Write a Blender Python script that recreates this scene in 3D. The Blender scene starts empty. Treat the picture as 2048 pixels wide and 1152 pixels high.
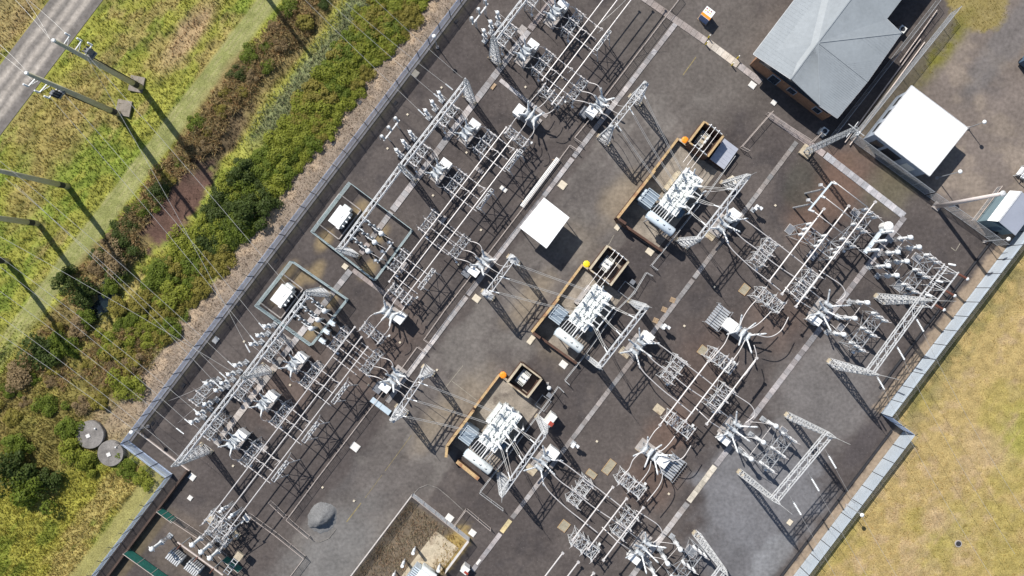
import bpy, math, random
import numpy as np
from mathutils import Vector, Matrix, Quaternion
random.seed(11)
rng = np.random.default_rng(11)
SC = bpy.context.scene
COL = SC.collection
H = 105.0
K = 157.5 / 2048
PH = math.radians(-37.2)
CB, SB = math.cos(PH), math.sin(PH)
BX = Vector((CB, SB, 0)); AX = Vector((-SB, CB, 0)); UP = Vector((0, 0, 1))

def W(u, v, z=0.0):
    f = (H - z) / H
    return Vector(((u - 1024) * K * f, (576 - v) * K * f, z))
def G(u, v, z=0.0):
    p = W(u, v, z); p.z = 0; return p
def off(u, v, b, a):
    return u + b * .797 + a * .605, v + b * .605 - a * .797

# ---------------------------------------------------------------- materials
def mat(name, col, rough=.6, metal=0.0, var=.18, scale=3.0, bump=0.0, attr=False, fine=0.0, spec=.35, coord='Object', stain=None):
    m = bpy.data.materials.new(name); m.use_nodes = True
    nt = m.node_tree; N = nt.nodes; L = nt.links
    b = N['Principled BSDF']
    b.inputs['Roughness'].default_value = rough
    b.inputs['Metallic'].default_value = metal
    b.inputs['Specular IOR Level'].default_value = spec
    tc = N.new('ShaderNodeTexCoord')
    no = N.new('ShaderNodeTexNoise'); no.inputs['Scale'].default_value = scale; no.inputs['Detail'].default_value = 6
    no.inputs['Roughness'].default_value = .65
    L.new(tc.outputs[coord], no.inputs['Vector'])
    mr = N.new('ShaderNodeMapRange'); mr.inputs[1].default_value = .3; mr.inputs[2].default_value = .7
    mr.inputs[3].default_value = 1 - var; mr.inputs[4].default_value = 1 + var
    L.new(no.outputs['Fac'], mr.inputs[0])
    fac = mr.outputs[0]
    if fine:
        n2 = N.new('ShaderNodeTexNoise'); n2.inputs['Scale'].default_value = scale * 9; n2.inputs['Detail'].default_value = 3
        L.new(tc.outputs[coord], n2.inputs['Vector'])
        m2 = N.new('ShaderNodeMapRange'); m2.inputs[1].default_value = .3; m2.inputs[2].default_value = .7
        m2.inputs[3].default_value = 1 - fine; m2.inputs[4].default_value = 1 + fine
        L.new(n2.outputs['Fac'], m2.inputs[0])
        mu = N.new('ShaderNodeMath'); mu.operation = 'MULTIPLY'
        L.new(fac, mu.inputs[0]); L.new(m2.outputs[0], mu.inputs[1]); fac = mu.outputs[0]
    vm = N.new('ShaderNodeVectorMath'); vm.operation = 'SCALE'
    if attr:
        at = N.new('ShaderNodeAttribute'); at.attribute_name = 'Col'
        L.new(at.outputs['Color'], vm.inputs[0])
    else:
        vm.inputs[0].default_value = col[:3]
    L.new(fac, vm.inputs['Scale'])
    out = vm.outputs[0]
    if stain:
        sc, lo, scol = stain
        n3 = N.new('ShaderNodeTexNoise'); n3.inputs['Scale'].default_value = sc; n3.inputs['Detail'].default_value = 5
        L.new(tc.outputs[coord], n3.inputs['Vector'])
        m3 = N.new('ShaderNodeMapRange'); m3.inputs[1].default_value = lo; m3.inputs[2].default_value = lo + .16
        L.new(n3.outputs['Fac'], m3.inputs[0])
        mx = N.new('ShaderNodeMix'); mx.data_type = 'RGBA'
        L.new(m3.outputs[0], mx.inputs[0]); L.new(out, mx.inputs[6]); mx.inputs[7].default_value = (*scol, 1)
        out = mx.outputs[2]
    L.new(out, b.inputs['Base Color'])
    if bump:
        bp = N.new('ShaderNodeBump'); bp.inputs['Strength'].default_value = bump; bp.inputs['Distance'].default_value = .05
        L.new(no.outputs['Fac'] if not fine else n2.outputs['Fac'], bp.inputs['Height'])
        L.new(bp.outputs[0], b.inputs['Normal'])
    return m

M = {}
M['galv'] = mat('galvanised_steel', (.42, .435, .45), .5, .25, .22, 1.5, stain=(.9, .62, (.30, .27, .24)))
M['galv_lt'] = mat('bright_galvanised_steel', (.60, .605, .605), .5, .15, .2, 1.5, stain=(1.1, .62, (.42, .40, .37)))
M['alu'] = mat('weathered_aluminium', (.60, .57, .55), .45, .2, .15, 1.2)
M['wire'] = mat('stranded_conductor', (.50, .49, .47), .5, .2, .1, 1)
M['porc'] = mat('grey_porcelain', (.50, .525, .54), .3, 0, .22, 2, spec=.5)
M['porcw'] = mat('white_porcelain', (.76, .775, .775), .3, 0, .12, 2, spec=.5, stain=(1.3, .6, (.36, .36, .35)))
M['porcb'] = mat('brown_porcelain', (.16, .07, .05), .25, 0, .2, 2, spec=.5)
M['white'] = mat('white_paint', (.80, .80, .78), .45, 0, .07, 1.6, stain=(1.2, .66, (.55, .52, .46)))
M['tank'] = mat('pale_transformer_paint', (.70, .73, .71), .45, 0, .1, 1.3, stain=(1.4, .60, (.48, .50, .47)))
M['brtank'] = mat('breaker_grey_paint', (.46, .49, .51), .45, 0, .2, 1.6, stain=(1.2, .58, (.30, .29, .27)))
M['consv'] = mat('pale_blue_paint', (.60, .67, .72), .4, 0, .08, .9, stain=(.9, .66, (.45, .47, .47)))
M['finr'] = mat('grey_fin_paint', (.42, .48, .52), .5, 0, .12, 1.5)
M['cool'] = mat('blue_grey_paint', (.22, .27, .32), .5, 0, .15, 1.5)
M['dkblue'] = mat('dark_blue_paint', (.07, .12, .18), .5, 0, .15, 1.5)
M['bluelit'] = mat('blue_lit_side_colour', (.20, .27, .46), .5, 0, .15, 2)  # blue light on the cabinet side, put into the colour
M['dark'] = mat('dark_steel', (.035, .035, .04), .6, 0, .2, 2)
M['conc'] = mat('concrete', (.36, .33, .31), .9, 0, .22, .8, .15, fine=.12)
M['slab'] = mat('concrete_trench_lid', (.3, .3, .3), .9, 0, .25, .7, .15, attr=True, fine=.15)
M['beige'] = mat('beige_pit_lid', (.62, .55, .43), .85, 0, .12, 1.2, fine=.08)
M['pale'] = mat('pale_pit_lid', (.70, .68, .64), .85, 0, .1, 1.2, fine=.08)
M['plate'] = mat('grey_plate', (.17, .18, .20), .7, 0, .2, 1.5, fine=.1)
M['padgr'] = mat('khaki_grating', (.30, .27, .20), .8, 0, .18, 1.5, fine=.15)
M['tan'] = mat('tan_masonry_coping', (.50, .35, .18), .85, 0, .3, .7, .1, fine=.2, stain=(.7, .50, (.30, .15, .08)))
M['brown'] = mat('rusty_brown_masonry', (.10, .055, .04), .85, 0, .3, .9, .1, fine=.2)
M['buff'] = mat('buff_concrete', (.47, .40, .29), .85, 0, .25, .8, .1, fine=.15, stain=(.7, .52, (.24, .18, .12)))
M['teal'] = mat('teal_fence_paint', (.38, .46, .47), .5, 0, .2, 1.5)
M['green'] = mat('green_mesh_screen', (.035, .19, .15), .6, 0, .2, 2, fine=.15)
M['fence'] = mat('blue_grey_fence_steel', (.70, .80, .98), .4, 0, .12, .6)
M['fencer'] = mat('pale_blue_fence_steel', (.50, .56, .62), .45, .1, .07, .5)
M['rail'] = mat('pale_pipe_rail', (.56, .48, .43), .6, 0, .15, 1)
M['chain'] = mat('chain_wire', (.22, .21, .20), .6, .2, .15, 2)
M['roof'] = mat('grey_ribbed_roof_sheet', (.285, .31, .325), .5, 0, .1, .25, fine=.05)
M['roofw'] = mat('white_roof_sheet', (.88, .88, .87), .45, 0, .04, .5, stain=(.5, .62, (.74, .73, .70)))
M['roofl'] = mat('lilac_grey_roof_sheet', (.42, .44, .50), .45, .1, .08, .4)
M['brick'] = mat('brown_brick', (.27, .15, .09), .85, 0, .25, 2.5, .2, fine=.2)
M['wall'] = mat('blue_grey_wall_sheet', (.33, .38, .45), .55, 0, .1, .8)
M['wallw'] = mat('off_white_wall_sheet', (.72, .72, .68), .55, 0, .08, .8)
M['tealw'] = mat('dull_teal_wall', (.17, .24, .27), .6, 0, .1, .8)
M['glass'] = mat('window_glass', (.03, .04, .055), .12, 0, .1, 1, spec=.6)
M['pole'] = mat('weathered_concrete_pole', (.50, .47, .34), .85, 0, .2, .6, .1)
M['polew'] = mat('pale_steel_pole', (.62, .55, .52), .55, 0, .1, .8)
M['orange'] = mat('orange_plastic', (.85, .28, .02), .5, 0, .15, 3)
M['yellow'] = mat('yellow_plastic', (.80, .60, .02), .5, 0, .15, 3)
M['red'] = mat('dull_red_paint', (.32, .06, .04), .5, 0, .2, 3)
M['dust'] = mat('grey_crusher_dust', (.17, .17, .17), .95, 0, .2, .7, .4, fine=.2)
M['timber'] = mat('weathered_timber', (.38, .27, .17), .85, 0, .25, 2, fine=.15)
M['timberdk'] = mat('dark_sleeper_timber', (.075, .05, .04), .85, 0, .3, 1.5, fine=.2)
M['bark'] = mat('bark', (.10, .075, .05), .9, 0, .25, 3)
M['bund'] = mat('stained_bund_floor', (.26, .225, .185), .9, 0, .35, .45, .1, fine=.15, stain=(.5, .55, (.11, .09, .075)))
M['tin'] = mat('light_blue_step_sheet', (.48, .57, .63), .5, .1, .1, 1)
M['tankc'] = mat('stained_tank_concrete', (.20, .185, .17), .9, 0, .4, .8, .1, fine=.2)

# ---------------------------------------------------------------- mesh builder
def rotm(d):
    return Vector(d).normalized().to_track_quat('Z', 'Y').to_matrix()
class MB:
    def __init__(s): s.v = []; s.f = []; s.c = None
    def add(s, vs, fs):
        o = len(s.v); s.v.extend([tuple(x) for x in vs]); s.f.extend([tuple(i + o for i in f) for f in fs])
    def box(s, c, d, rz=0.0, R=None):
        hx, hy, hz = d[0] / 2, d[1] / 2, d[2] / 2
        R = R or Matrix.Rotation(rz, 3, 'Z'); c = Vector(c)
        vs = [c + R @ Vector((x, y, z)) for z in (-hz, hz) for x, y in ((-hx, -hy), (hx, -hy), (hx, hy), (-hx, hy))]
        s.add(vs, [(3, 2, 1, 0), (4, 5, 6, 7), (0, 1, 5, 4), (1, 2, 6, 5), (2, 3, 7, 6), (3, 0, 4, 7)])
        return s
    def bar(s, p, q, w, h=None):
        p, q = Vector(p), Vector(q); d = q - p
        if d.length < 1e-6: return s
        s.box((p + q) / 2, (w, h or w, d.length), R=rotm(d)); return s
    def tube(s, p, q, r, r2=None, n=7):
        return s.lathe(p, q, [(0, r), (1, r if r2 is None else r2)], n)
    def lathe(s, p, q, prof, n=8):
        p, q = Vector(p), Vector(q); d = q - p; R = rotm(d); vs = []; fs = []
        for t, r in prof:
            c = p + d * t
            for i in range(n):
                a = 2 * math.pi * i / n
                vs.append(c + R @ Vector((r * math.cos(a), r * math.sin(a), 0)))
        m = len(prof)
        for j in range(m - 1):
            for i in range(n):
                k = (i + 1) % n
                fs.append((j * n + i, j * n + k, (j + 1) * n + k, (j + 1) * n + i))
        fs.append(tuple(range(n))[::-1]); fs.append(tuple((m - 1) * n + i for i in range(n)))
        s.add(vs, fs); return s
    def path(s, pts, r, n=6):
        pts = [Vector(p) for p in pts]; vs = []; fs = []
        for i, p in enumerate(pts):
            d = (pts[min(i + 1, len(pts) - 1)] - pts[max(i - 1, 0)])
            R = rotm(d)
            for k in range(n):
                a = 2 * math.pi * k / n
                vs.append(p + R @ Vector((r * math.cos(a), r * math.sin(a), 0)))
        for j in range(len(pts) - 1):
            for i in range(n):
                k = (i + 1) % n
                fs.append((j * n + i, j * n + k, (j + 1) * n + k, (j + 1) * n + i))
        fs.append(tuple(range(n))[::-1]); fs.append(tuple((len(pts) - 1) * n + i for i in range(n)))
        s.add(vs, fs); return s
    def prism(s, poly, z0, z1):
        n = len(poly)
        vs = [(p[0], p[1], z0) for p in poly] + [(p[0], p[1], z1) for p in poly]
        fs = [tuple(range(n))[::-1], tuple(range(n, 2 * n))] + [(i, (i + 1) % n, n + (i + 1) % n, n + i) for i in range(n)]
        s.add(vs, fs); return s
    def build(s, name, m, parent=None, smooth=False, loc=None):
        me = bpy.data.meshes.new(name); me.from_pydata(s.v, [], s.f)
        if s.c is not None:
            at = me.color_attributes.new('Col', 'FLOAT_COLOR', 'POINT')
            arr = np.ones((len(s.v), 4), dtype=np.float32); arr[:, :3] = np.array(s.c)
            at.data.foreach_set('color', arr.ravel())
        me.materials.append(m)
        if smooth: me.polygons.foreach_set('use_smooth', [True] * len(me.polygons))
        me.update()
        o = bpy.data.objects.new(name, me); COL.objects.link(o)
        if parent is not None: o.parent = parent
        if loc is not None: o.location = loc
        return o

def tag(o, label, cat, group=None):
    o['label'] = label; o['category'] = cat
    if group: o['group'] = group
    return o
def kind(o, k): o['kind'] = k; return o
def thing(name, label, cat, loc=(0, 0, 0), rz=0.0, group=None):
    o = bpy.data.objects.new(name, None); COL.objects.link(o)
    o.location = loc; o.rotation_euler = (0, 0, rz); o.empty_display_size = .3
    return tag(o, label, cat, group)
def ref(me_obj, name, parent, loc=(0, 0, 0), rot=(0, 0, 0), scale=(1, 1, 1)):
    o = bpy.data.objects.new(name, me_obj.data); COL.objects.link(o); o.parent = parent
    o.location = loc; o.rotation_euler = rot; o.scale = scale; return o
KIDS = {}
def kids(o):
    return [c for c in o.children]
def copy_tree(o, loc, rz, label, group=None):
    r = o.copy(); COL.objects.link(r); r.location = loc; r.rotation_euler = (0, 0, rz); r['label'] = label
    if group: r['group'] = group
    for ch in o.children:
        c = ch.copy(); COL.objects.link(c); c.parent = r
        for g in ch.children:
            d = g.copy(); COL.objects.link(d); d.parent = c
    return r
class Proto:
    """first use moves the original, later uses copy it"""
    def __init__(s, make): s.make = make; s.o = None
    def __call__(s, loc, rz, label, group=None):
        if s.o is None:
            s.o = s.make(); s.o.location = loc; s.o.rotation_euler = (0, 0, rz); s.o['label'] = label
            if group: s.o['group'] = group
            return s.o
        return copy_tree(s.o, loc, rz, label, group)
ORD = ['first', 'second', 'third', 'fourth', 'fifth', 'sixth', 'seventh', 'eighth', 'ninth', 'tenth', 'eleventh', 'twelfth', 'thirteenth', 'fourteenth',
       'fifteenth', 'sixteenth', 'seventeenth', 'eighteenth', 'nineteenth', 'twentieth']
def ordn(i):
    if i < 20: return ORD[i]
    t = {2: 'twenty', 3: 'thirty', 4: 'forty', 5: 'fifty', 6: 'sixty', 7: 'seventy', 8: 'eighty', 9: 'ninety'}
    tt = {2: 'twentieth', 3: 'thirtieth', 4: 'fortieth', 5: 'fiftieth', 6: 'sixtieth', 7: 'seventieth', 8: 'eightieth', 9: 'ninetieth'}
    n = i + 1
    return tt[n // 10] if n % 10 == 0 else t[n // 10] + '-' + ORD[n % 10 - 1]
PHN = ['uppermost', 'middle', 'lowest']

def lattice(mb, p, q, side, up, w0, h0, w1, h1, n, ch=.1, lc=.055, rungs=False, faces=(0, 1, 2, 3)):
    p, q = Vector(p), Vector(q)
    def cr(t):
        c = p + (q - p) * t; w = (w0 + (w1 - w0) * t) / 2; h = (h0 + (h1 - h0) * t) / 2
        return [c - side * w - up * h, c + side * w - up * h, c + side * w + up * h, c - side * w + up * h]
    A, B = cr(0), cr(1)
    for i in range(4): mb.bar(A[i], B[i], ch)
    for k in range(n):
        c0, c1 = cr(k / n), cr((k + 1) / n)
        for i in faces:
            j = (i + 1) % 4
            if rungs: mb.bar(c0[i], c0[j], lc)
            if (k + i) % 2: mb.bar(c0[i], c1[j], lc)
            else: mb.bar(c0[j], c1[i], lc)
    for i in faces: mb.bar(B[i], B[(i + 1) % 4], lc)
    return mb
def bez(p, c, q, n=10):
    p, c, q = Vector(p), Vector(c), Vector(q)
    return [p * (1 - t) ** 2 + c * 2 * t * (1 - t) + q * t * t for t in [i / n for i in range(n + 1)]]
def sagpts(p, q, sag, n=14):
    p, q = Vector(p), Vector(q)
    return [p + (q - p) * t - UP * (4 * sag * t * (1 - t)) for t in [i / n for i in range(n + 1)]]
RIBS = []
for i in range(9):
    RIBS += [(i / 9, .62), (i / 9 + .05, 1.0), (i / 9 + .08, .62)]
RIBS += [(1, .62)]
def insul(mb, p, q, r, n=8):
    return mb.lathe(p, q, [(t, r * f) for t, f in RIBS], n)
# ---------------------------------------------------------------- noise and colour fields of the ground
def vnoise(x, y, s, seed=0):
    r = np.random.default_rng(seed + 101); g = r.random((256, 256))
    x = np.asarray(x) / s; y = np.asarray(y) / s
    xi = np.floor(x).astype(int); yi = np.floor(y).astype(int); fx = x - xi; fy = y - yi
    fx = fx * fx * (3 - 2 * fx); fy = fy * fy * (3 - 2 * fy)
    a = g[xi % 256, yi % 256]; b = g[(xi + 1) % 256, yi % 256]; c = g[xi % 256, (yi + 1) % 256]; d = g[(xi + 1) % 256, (yi + 1) % 256]
    return (a * (1 - fx) + b * fx) * (1 - fy) + (c * (1 - fx) + d * fx) * fy
def fbm(x, y, s, seed=0, o=4):
    t = 0; w = 1; tw = 0
    for i in range(o):
        t = t + w * vnoise(x, y, s / 2 ** i, seed + i * 7); tw += w; w *= .55
    return t / tw
def uv_of(b, a):
    X = b * CB - a * SB; Y = b * SB + a * CB
    return X / K + 1024, 576 - Y / K
def ss(x, e0, e1):
    t = np.clip((x - e0) / (e1 - e0), 0, 1); return t * t * (3 - 2 * t)
def band(x, lo, hi, soft): return ss(x, lo - soft, lo + soft) * (1 - ss(x, hi - soft, hi + soft))
def mixc(c, col, w): return c * (1 - w[..., None]) + np.array(col) * w[..., None]
def blob(u, v, cu, cv, rb, ra, nz, soft=.35):
    du, dv = u - cu, v - cv
    b = (du * .797 + dv * .605) / rb; a = (du * .605 - dv * .797) / ra
    d = np.sqrt(a * a + b * b) + (nz - .5) * .9
    return 1 - ss(d, 1 - soft, 1 + soft)

def col_verge(u, v):
    C = u + .759 * v
    bb = .797 * u + .605 * v; aa = (.605 * u - .797 * v) * .5
    n1 = fbm(bb, aa, 80, 1); n2 = fbm(bb, aa, 30, 5); n3 = fbm(u, v, 14, 9)
    D = C + (n1 - .5) * 70 + (n2 - .5) * 36
    c = np.zeros(u.shape + (3,)) + np.array((.245, .245, .05))
    c = mixc(c, (.165, .205, .036), ss(n2, .46, .62))
    c = mixc(c, (.29, .22, .09), ss(n1 * .6 + .5 * n2, .60, .72) * .75)
    c = mixc(c, (.33, .24, .13), blob(u, v, 375, 70, 24, 80, n2, .45))
    c = mixc(c, (.25, .19, .075), blob(u, v, 130, 250, 55, 130, n2, .5) * .75)
    c = mixc(c, (.25, .19, .075), blob(u, v, 60, 400, 30, 70, n2, .5) * .6)
    c = mixc(c, (.27, .20, .10), (1 - ss(C + (n2 - .5) * 40, 75, 100)) * .8)
    mown = band(C + (n3 - .5) * 8, 512, 562, 3) * ss(v, -80, 20)
    low = ss(v, 600, 720)
    c = mixc(c, (.215, .224, .078), mown * (1 - .8 * low))
    stripe = (.5 + .5 * np.sin(C * .62 + 2 * n2)) * mown
    c = mixc(c, (.30, .27, .14), stripe * .55 * ss(n3, .3, .6))
    c = mixc(c, (.20, .15, .07), band(D, 572, 668, 14) * .9)
    c = mixc(c, (.15, .165, .085), band(D, 690, 775, 18) * (1 - ss(v, 240, 330)) * .9)
    c = mixc(c, (.075, .085, .022), band(D, 740, 846, 16) * .9)
    c = mixc(c, (.19, .155, .05), band(D, 560, 850, 20) * ss(v, 560, 700) * .75)
    c = mixc(c, (.10, .06, .046), blob(u, v, 355, 412, 36, 115, n3, .22))
    c = mixc(c, (.085, .06, .045), blob(u, v, 440, 280, 26, 90, n3, .3) * .7)
    c = mixc(c, (.23, .182, .138), ss(C + (n2 - .5) * 30, 846, 858) * (1 - ss(v, 830, 900)))
    c = mixc(c, (.36, .27, .18), ss(C + (n2 - .5) * 20, 852, 866) * (1 - ss(C + (n2 - .5) * 30, 880, 892)) * ss(n3, .4, .6) * .7 * (1 - ss(v, 830, 900)))
    meadow = ss(v + .3 * u, 955, 1000)
    mc = np.zeros(u.shape + (3,)) + np.array((.25, .235, .045))
    mc = mixc(mc, (.32, .25, .10), ss(n1, .50, .62) * .7); mc = mixc(mc, (.15, .19, .03), ss(n2, .55, .68) * .7)
    c = c * (1 - meadow[..., None]) + mc * meadow[..., None]
    c = mixc(c, (.24, .22, .08), ss(C + (n3 - .5) * 14, 1008, 1022) * meadow)
    c = mixc(c, (.27, .205, .13), blob(u, v, 230, 860, 60, 60, n2, .4) * .8)
    return c * (0.92 + .4 * n3[..., None])
def h_verge(u, v):
    C = u + .759 * v
    n = fbm(u, v, 26, 21) - .5; n2 = fbm(u, v, 11, 27, 3) - .5
    rough = 1 - .93 * band(C, 508, 566, 6) * (1 - ss(v, 600, 720)); rough *= 1 - ss(C, 838, 850) * (1 - ss(v, 850, 900))
    rough *= 1 - band(C, 92, 214, 6); rough *= 1 - ss(C, 1004, 1016)
    drain = band(C, 640, 720, 40) * (1 - ss(v, 640, 740))
    rough *= 1 - .9 * blob(u, v, 352, 418, 30, 105, .5 + 0 * u, .3)
    return (1.0 * n + .26 * n2) * rough - .45 * drain
def col_yard(u, v):
    C = u + .759 * v
    n1 = fbm(u, v, 120, 31); n2 = fbm(u, v, 40, 35); n3 = fbm(u, v, 9, 39)
    c = np.zeros(u.shape + (3,)) + np.array((.078, .067, .064))
    c = mixc(c, (.10, .086, .080), ss(n1, .45, .65) * .8)
    c = mixc(c, (.055, .049, .050), ss(n2, .56, .70) * .5)
    drive = band(C + (n2 - .5) * 46, 1410, 1612, 9) * ss(v, 30, 60)
    c = mixc(c, (.122, .109, .102), drive * .85)
    trk = sum(band(C + (n1 - .5) * 60, k, k + 9, 7) for k in (1462, 1490, 1535, 1562))
    c = mixc(c, (.165, .15, .14), np.clip(trk, 0, 1) * drive * ss(n2, .35, .55) * .6)
    c = mixc(c, (.05, .045, .045), drive * ss(fbm(u, v, 22, 43), .68, .74) * .5)
    c = mixc(c, (.165, .15, .137), drive * ss(n2 * .6 + n1 * .4, .52, .66) * .6)
    c = mixc(c, (.085, .077, .075), drive * blob(u, v, 660, 940, 55, 90, n2, .4) * .9)
    c = mixc(c, (.165, .16, .155), blob(u, v, 660, 1120, 70, 120, n2, .6) * .8)
    c = mixc(c, (.12, .108, .10), band(C, 1150, 1260, 12) * 0)
    top = blob(u, v, 1400, 60, 200, 160, n2, .4)
    c = mixc(c, (.12, .106, .096), top * .7)
    c = mixc(c, (.165, .165, .175), blob(u, v, 1520, 980, 120, 135, n2, .25) * .85)
    c = mixc(c, (.155, .145, .142), blob(u, v, 1650, 790, 90, 130, n2, .35) * .8)
    c = mixc(c, (.15, .15, .16), blob(u, v, 1470, 1110, 80, 70, n2, .5) * .75)
    c = mixc(c, (.215, .22, .23), blob(u, v, 1545, 1110, 30, 60, n2, .3) * .6)
    c = mixc(c, (.075, .066, .068), blob(u, v, 1725, 890, 22, 60, n2, .5) * .8)
    for (x, y, r1, r2, w) in ((1640, 400, 60, 80, .8), (1690, 345, 40, 60, .7), (1770, 330, 40, 40, .3), (1340, 860, 40, 50, .6), (1300, 960, 50, 60, .5),
                              (1560, 640, 60, 60, .35), (1400, 720, 60, 80, .3), (580, 760, 60, 90, .3), (760, 700, 50, 120, .25)):
        c = mixc(c, (.135, .088, .068), blob(u, v, x, y, r1, r2, n2, .5) * w)
    c = mixc(c, (.06, .058, .05), blob(u, v, 1600, 370, 35, 50, n2, .4) * .8)
    for (x, y, r1, r2, w) in ((1245, 395, 30, 60, .7), (1060, 600, 26, 60, .7), (870, 850, 25, 60, .6), (940, 790, 40, 60, .55), (1150, 480, 40, 40, .3), (1120, 690, 40, 40, .4)):
        c = mixc(c, (.25, .205, .15), blob(u, v, x, y, r1, r2, n2, .6) * w)
    # public road side, upper right
    apx = .605 * (u - 1024) - .797 * (v - 576)
    road = ss(apx, 655, 668) * ss(C, 1915, 1925)
    c = mixc(c, (.165, .138, .122), road)
    c = mixc(c, (.23, .19, .155), road * ss(n2 * .55 + n1 * .45, .51, .62) * .75)
    c = mixc(c, (.115, .10, .095), road * blob(u, v, 1985, 165, 26, 26, n2, .4) * .7)
    c = mixc(c, (.14, .13, .128), road * blob(u, v, 2010, 90, 30, 140, n2, .3) * .7)
    lawn = blob(u, v, 1955, 5, 62, 55, n3 * .4 + .3, .12)
    c = mixc(c, (.25, .20, .07), lawn * (1 - .3 * n3))
    weeds = blob(u, v, 1885, 95, 24, 95, n2, .5)
    c = mixc(c, (.16, .15, .035), weeds * (.3 + .7 * ss(n2, .42, .6)))
    c = mixc(c, (.105, .09, .055), blob(u, v, 1790, 215, 34, 100, n2, .4) * .6)
    c = mixc(c, (.14, .125, .075), blob(u, v, 1790, 365, 40, 60, n2, .6) * .55)
    # compound with dead weeds at the bottom
    comp = ss(C, 1578, 1582) * (1 - ss(C, 1762, 1766)) * (1 - ss(apx, -462, -458))
    c = mixc(c, (.15, .12, .088), comp)
    c = mixc(c, (.11, .09, .07), comp * ss(n2, .5, .62) * .7)
    for (x, y) in ((632, 545), (720, 420), (600, 560), (560, 590), (735, 540), (760, 470), (660, 600), (625, 660), (650, 480), (575, 545)):
        c = mixc(c, (.27, .205, .115), blob(u, v, x, y, 12, 22, n2, .6) * .75)
    for (x, y, r1, r2) in ((900, 1100, 22, 50),):
        c = mixc(c, (.33, .24, .09), blob(u, v, x, y, r1, r2, n3, .4))
    # strip of earth inside the perimeter fence
    c = mixc(c, (.25, .195, .145), ss(C + (n3 - .5) * 12, 2362, 2368) * (apx > 246))
    c = mixc(c, (.25, .195, .145), ss(C + (n3 - .5) * 12, 2438, 2444) * (apx < 246))
    c = mixc(c, (.125, .11, .08), (1 - ss(C + (n3 - .5) * 12, 936, 948)) * (v < 890) * .8)
    c = mixc(c, (.125, .10, .06), band(C, 1090, 1125, 6) * ss(v, 1010, 1040) * .7)
    c = mixc(c, (.15, .12, .095), blob(u, v, 400, 1110, 90, 60, n2, .4) * .5)
    c = c * np.array((1.10, 1.095, 1.08))
    return c * (.83 + .24 * n3[..., None])
def col_lawn(u, v):
    n1 = fbm(u, v, 80, 51); n2 = fbm(u, v, 22, 55); n3 = fbm(u, v, 8, 59)
    edge_ = 1 - ss(u + .759 * v, 2420, 2530)
    c = np.zeros(u.shape + (3,)) + np.array((.375, .28, .118))
    c = mixc(c, (.39, .285, .16), ss(n2, .50, .66) * .75)
    c = mixc(c, (.29, .25, .06), ss(n1, .50, .66) * .5)
    c = mixc(c, (.24, .26, .04), blob(u, v, 2040, 870, 40, 55, n2, .7) * .6)
    c = mixc(c, (.27, .25, .055), blob(u, v, 1890, 1080, 40, 90, n2, .8) * .45)
    c = mixc(c, (.40, .29, .165), blob(u, v, 1870, 1040, 26, 26, n2, .5) * .8)
    c = mixc(c, (.40, .29, .165), blob(u, v, 1975, 900, 50, 30, n2, .6) * .6)
    c = mixc(c, (.16, .15, .05), edge_ * ss(n2, .35, .6) * .8)
    trk = band(u + .759 * v, 2660, 2668, 4) + band(u + .759 * v, 2690, 2698, 4)
    c = mixc(c, (.40, .29, .16), trk * ss(n2, .35, .55) * .5)
    return c * (.8 + .4 * n3[..., None])

def sheet(name, blocks, step, colf, hf, m):
    vs = []; fs = []; cs = []; o = 0
    for (b0, b1, a0, a1) in blocks:
        nb = max(2, int(round((b1 - b0) / step)) + 1); na = max(2, int(round((a1 - a0) / step)) + 1)
        b, a = np.meshgrid(np.linspace(b0, b1, nb), np.linspace(a0, a1, na), indexing='ij')
        u, v = uv_of(b, a)
        z = hf(u, v) if hf else np.zeros_like(u)
        P = np.stack([b * CB - a * SB, b * SB + a * CB, z], -1).reshape(-1, 3)
        idx = np.arange(nb * na).reshape(nb, na) + o
        q = np.stack([idx[:-1, :-1], idx[1:, :-1], idx[1:, 1:], idx[:-1, 1:]], -1).reshape(-1, 4)
        vs.append(P); fs.append(q); cs.append(np.clip(colf(u, v), .01, 1).reshape(-1, 3)); o += nb * na
    vs = np.concatenate(vs); fs = np.concatenate(fs); cs = np.concatenate(cs)
    return rawmesh(name, vs, fs, m, cs, True)
def rawmesh(name, vs, fs, m, cs=None, smooth=False):
    me = bpy.data.meshes.new(name); n = fs.shape[1]
    me.vertices.add(len(vs)); me.vertices.foreach_set('co', vs.astype(np.float32).ravel())
    me.loops.add(fs.size); me.loops.foreach_set('vertex_index', fs.astype(np.int32).ravel())
    me.polygons.add(len(fs)); me.polygons.foreach_set('loop_start', np.arange(0, fs.size, n, dtype=np.int32))
    if smooth: me.polygons.foreach_set('use_smooth', np.ones(len(fs), dtype=bool))
    me.update(calc_edges=True)
    if cs is not None:
        at = me.color_attributes.new('Col', 'FLOAT_COLOR', 'POINT')
        arr = np.ones((len(vs), 4), dtype=np.float32); arr[:, :3] = cs; at.data.foreach_set('color', arr.ravel())
    me.materials.append(m)
    o = bpy.data.objects.new(name, me); COL.objects.link(o); return o

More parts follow.
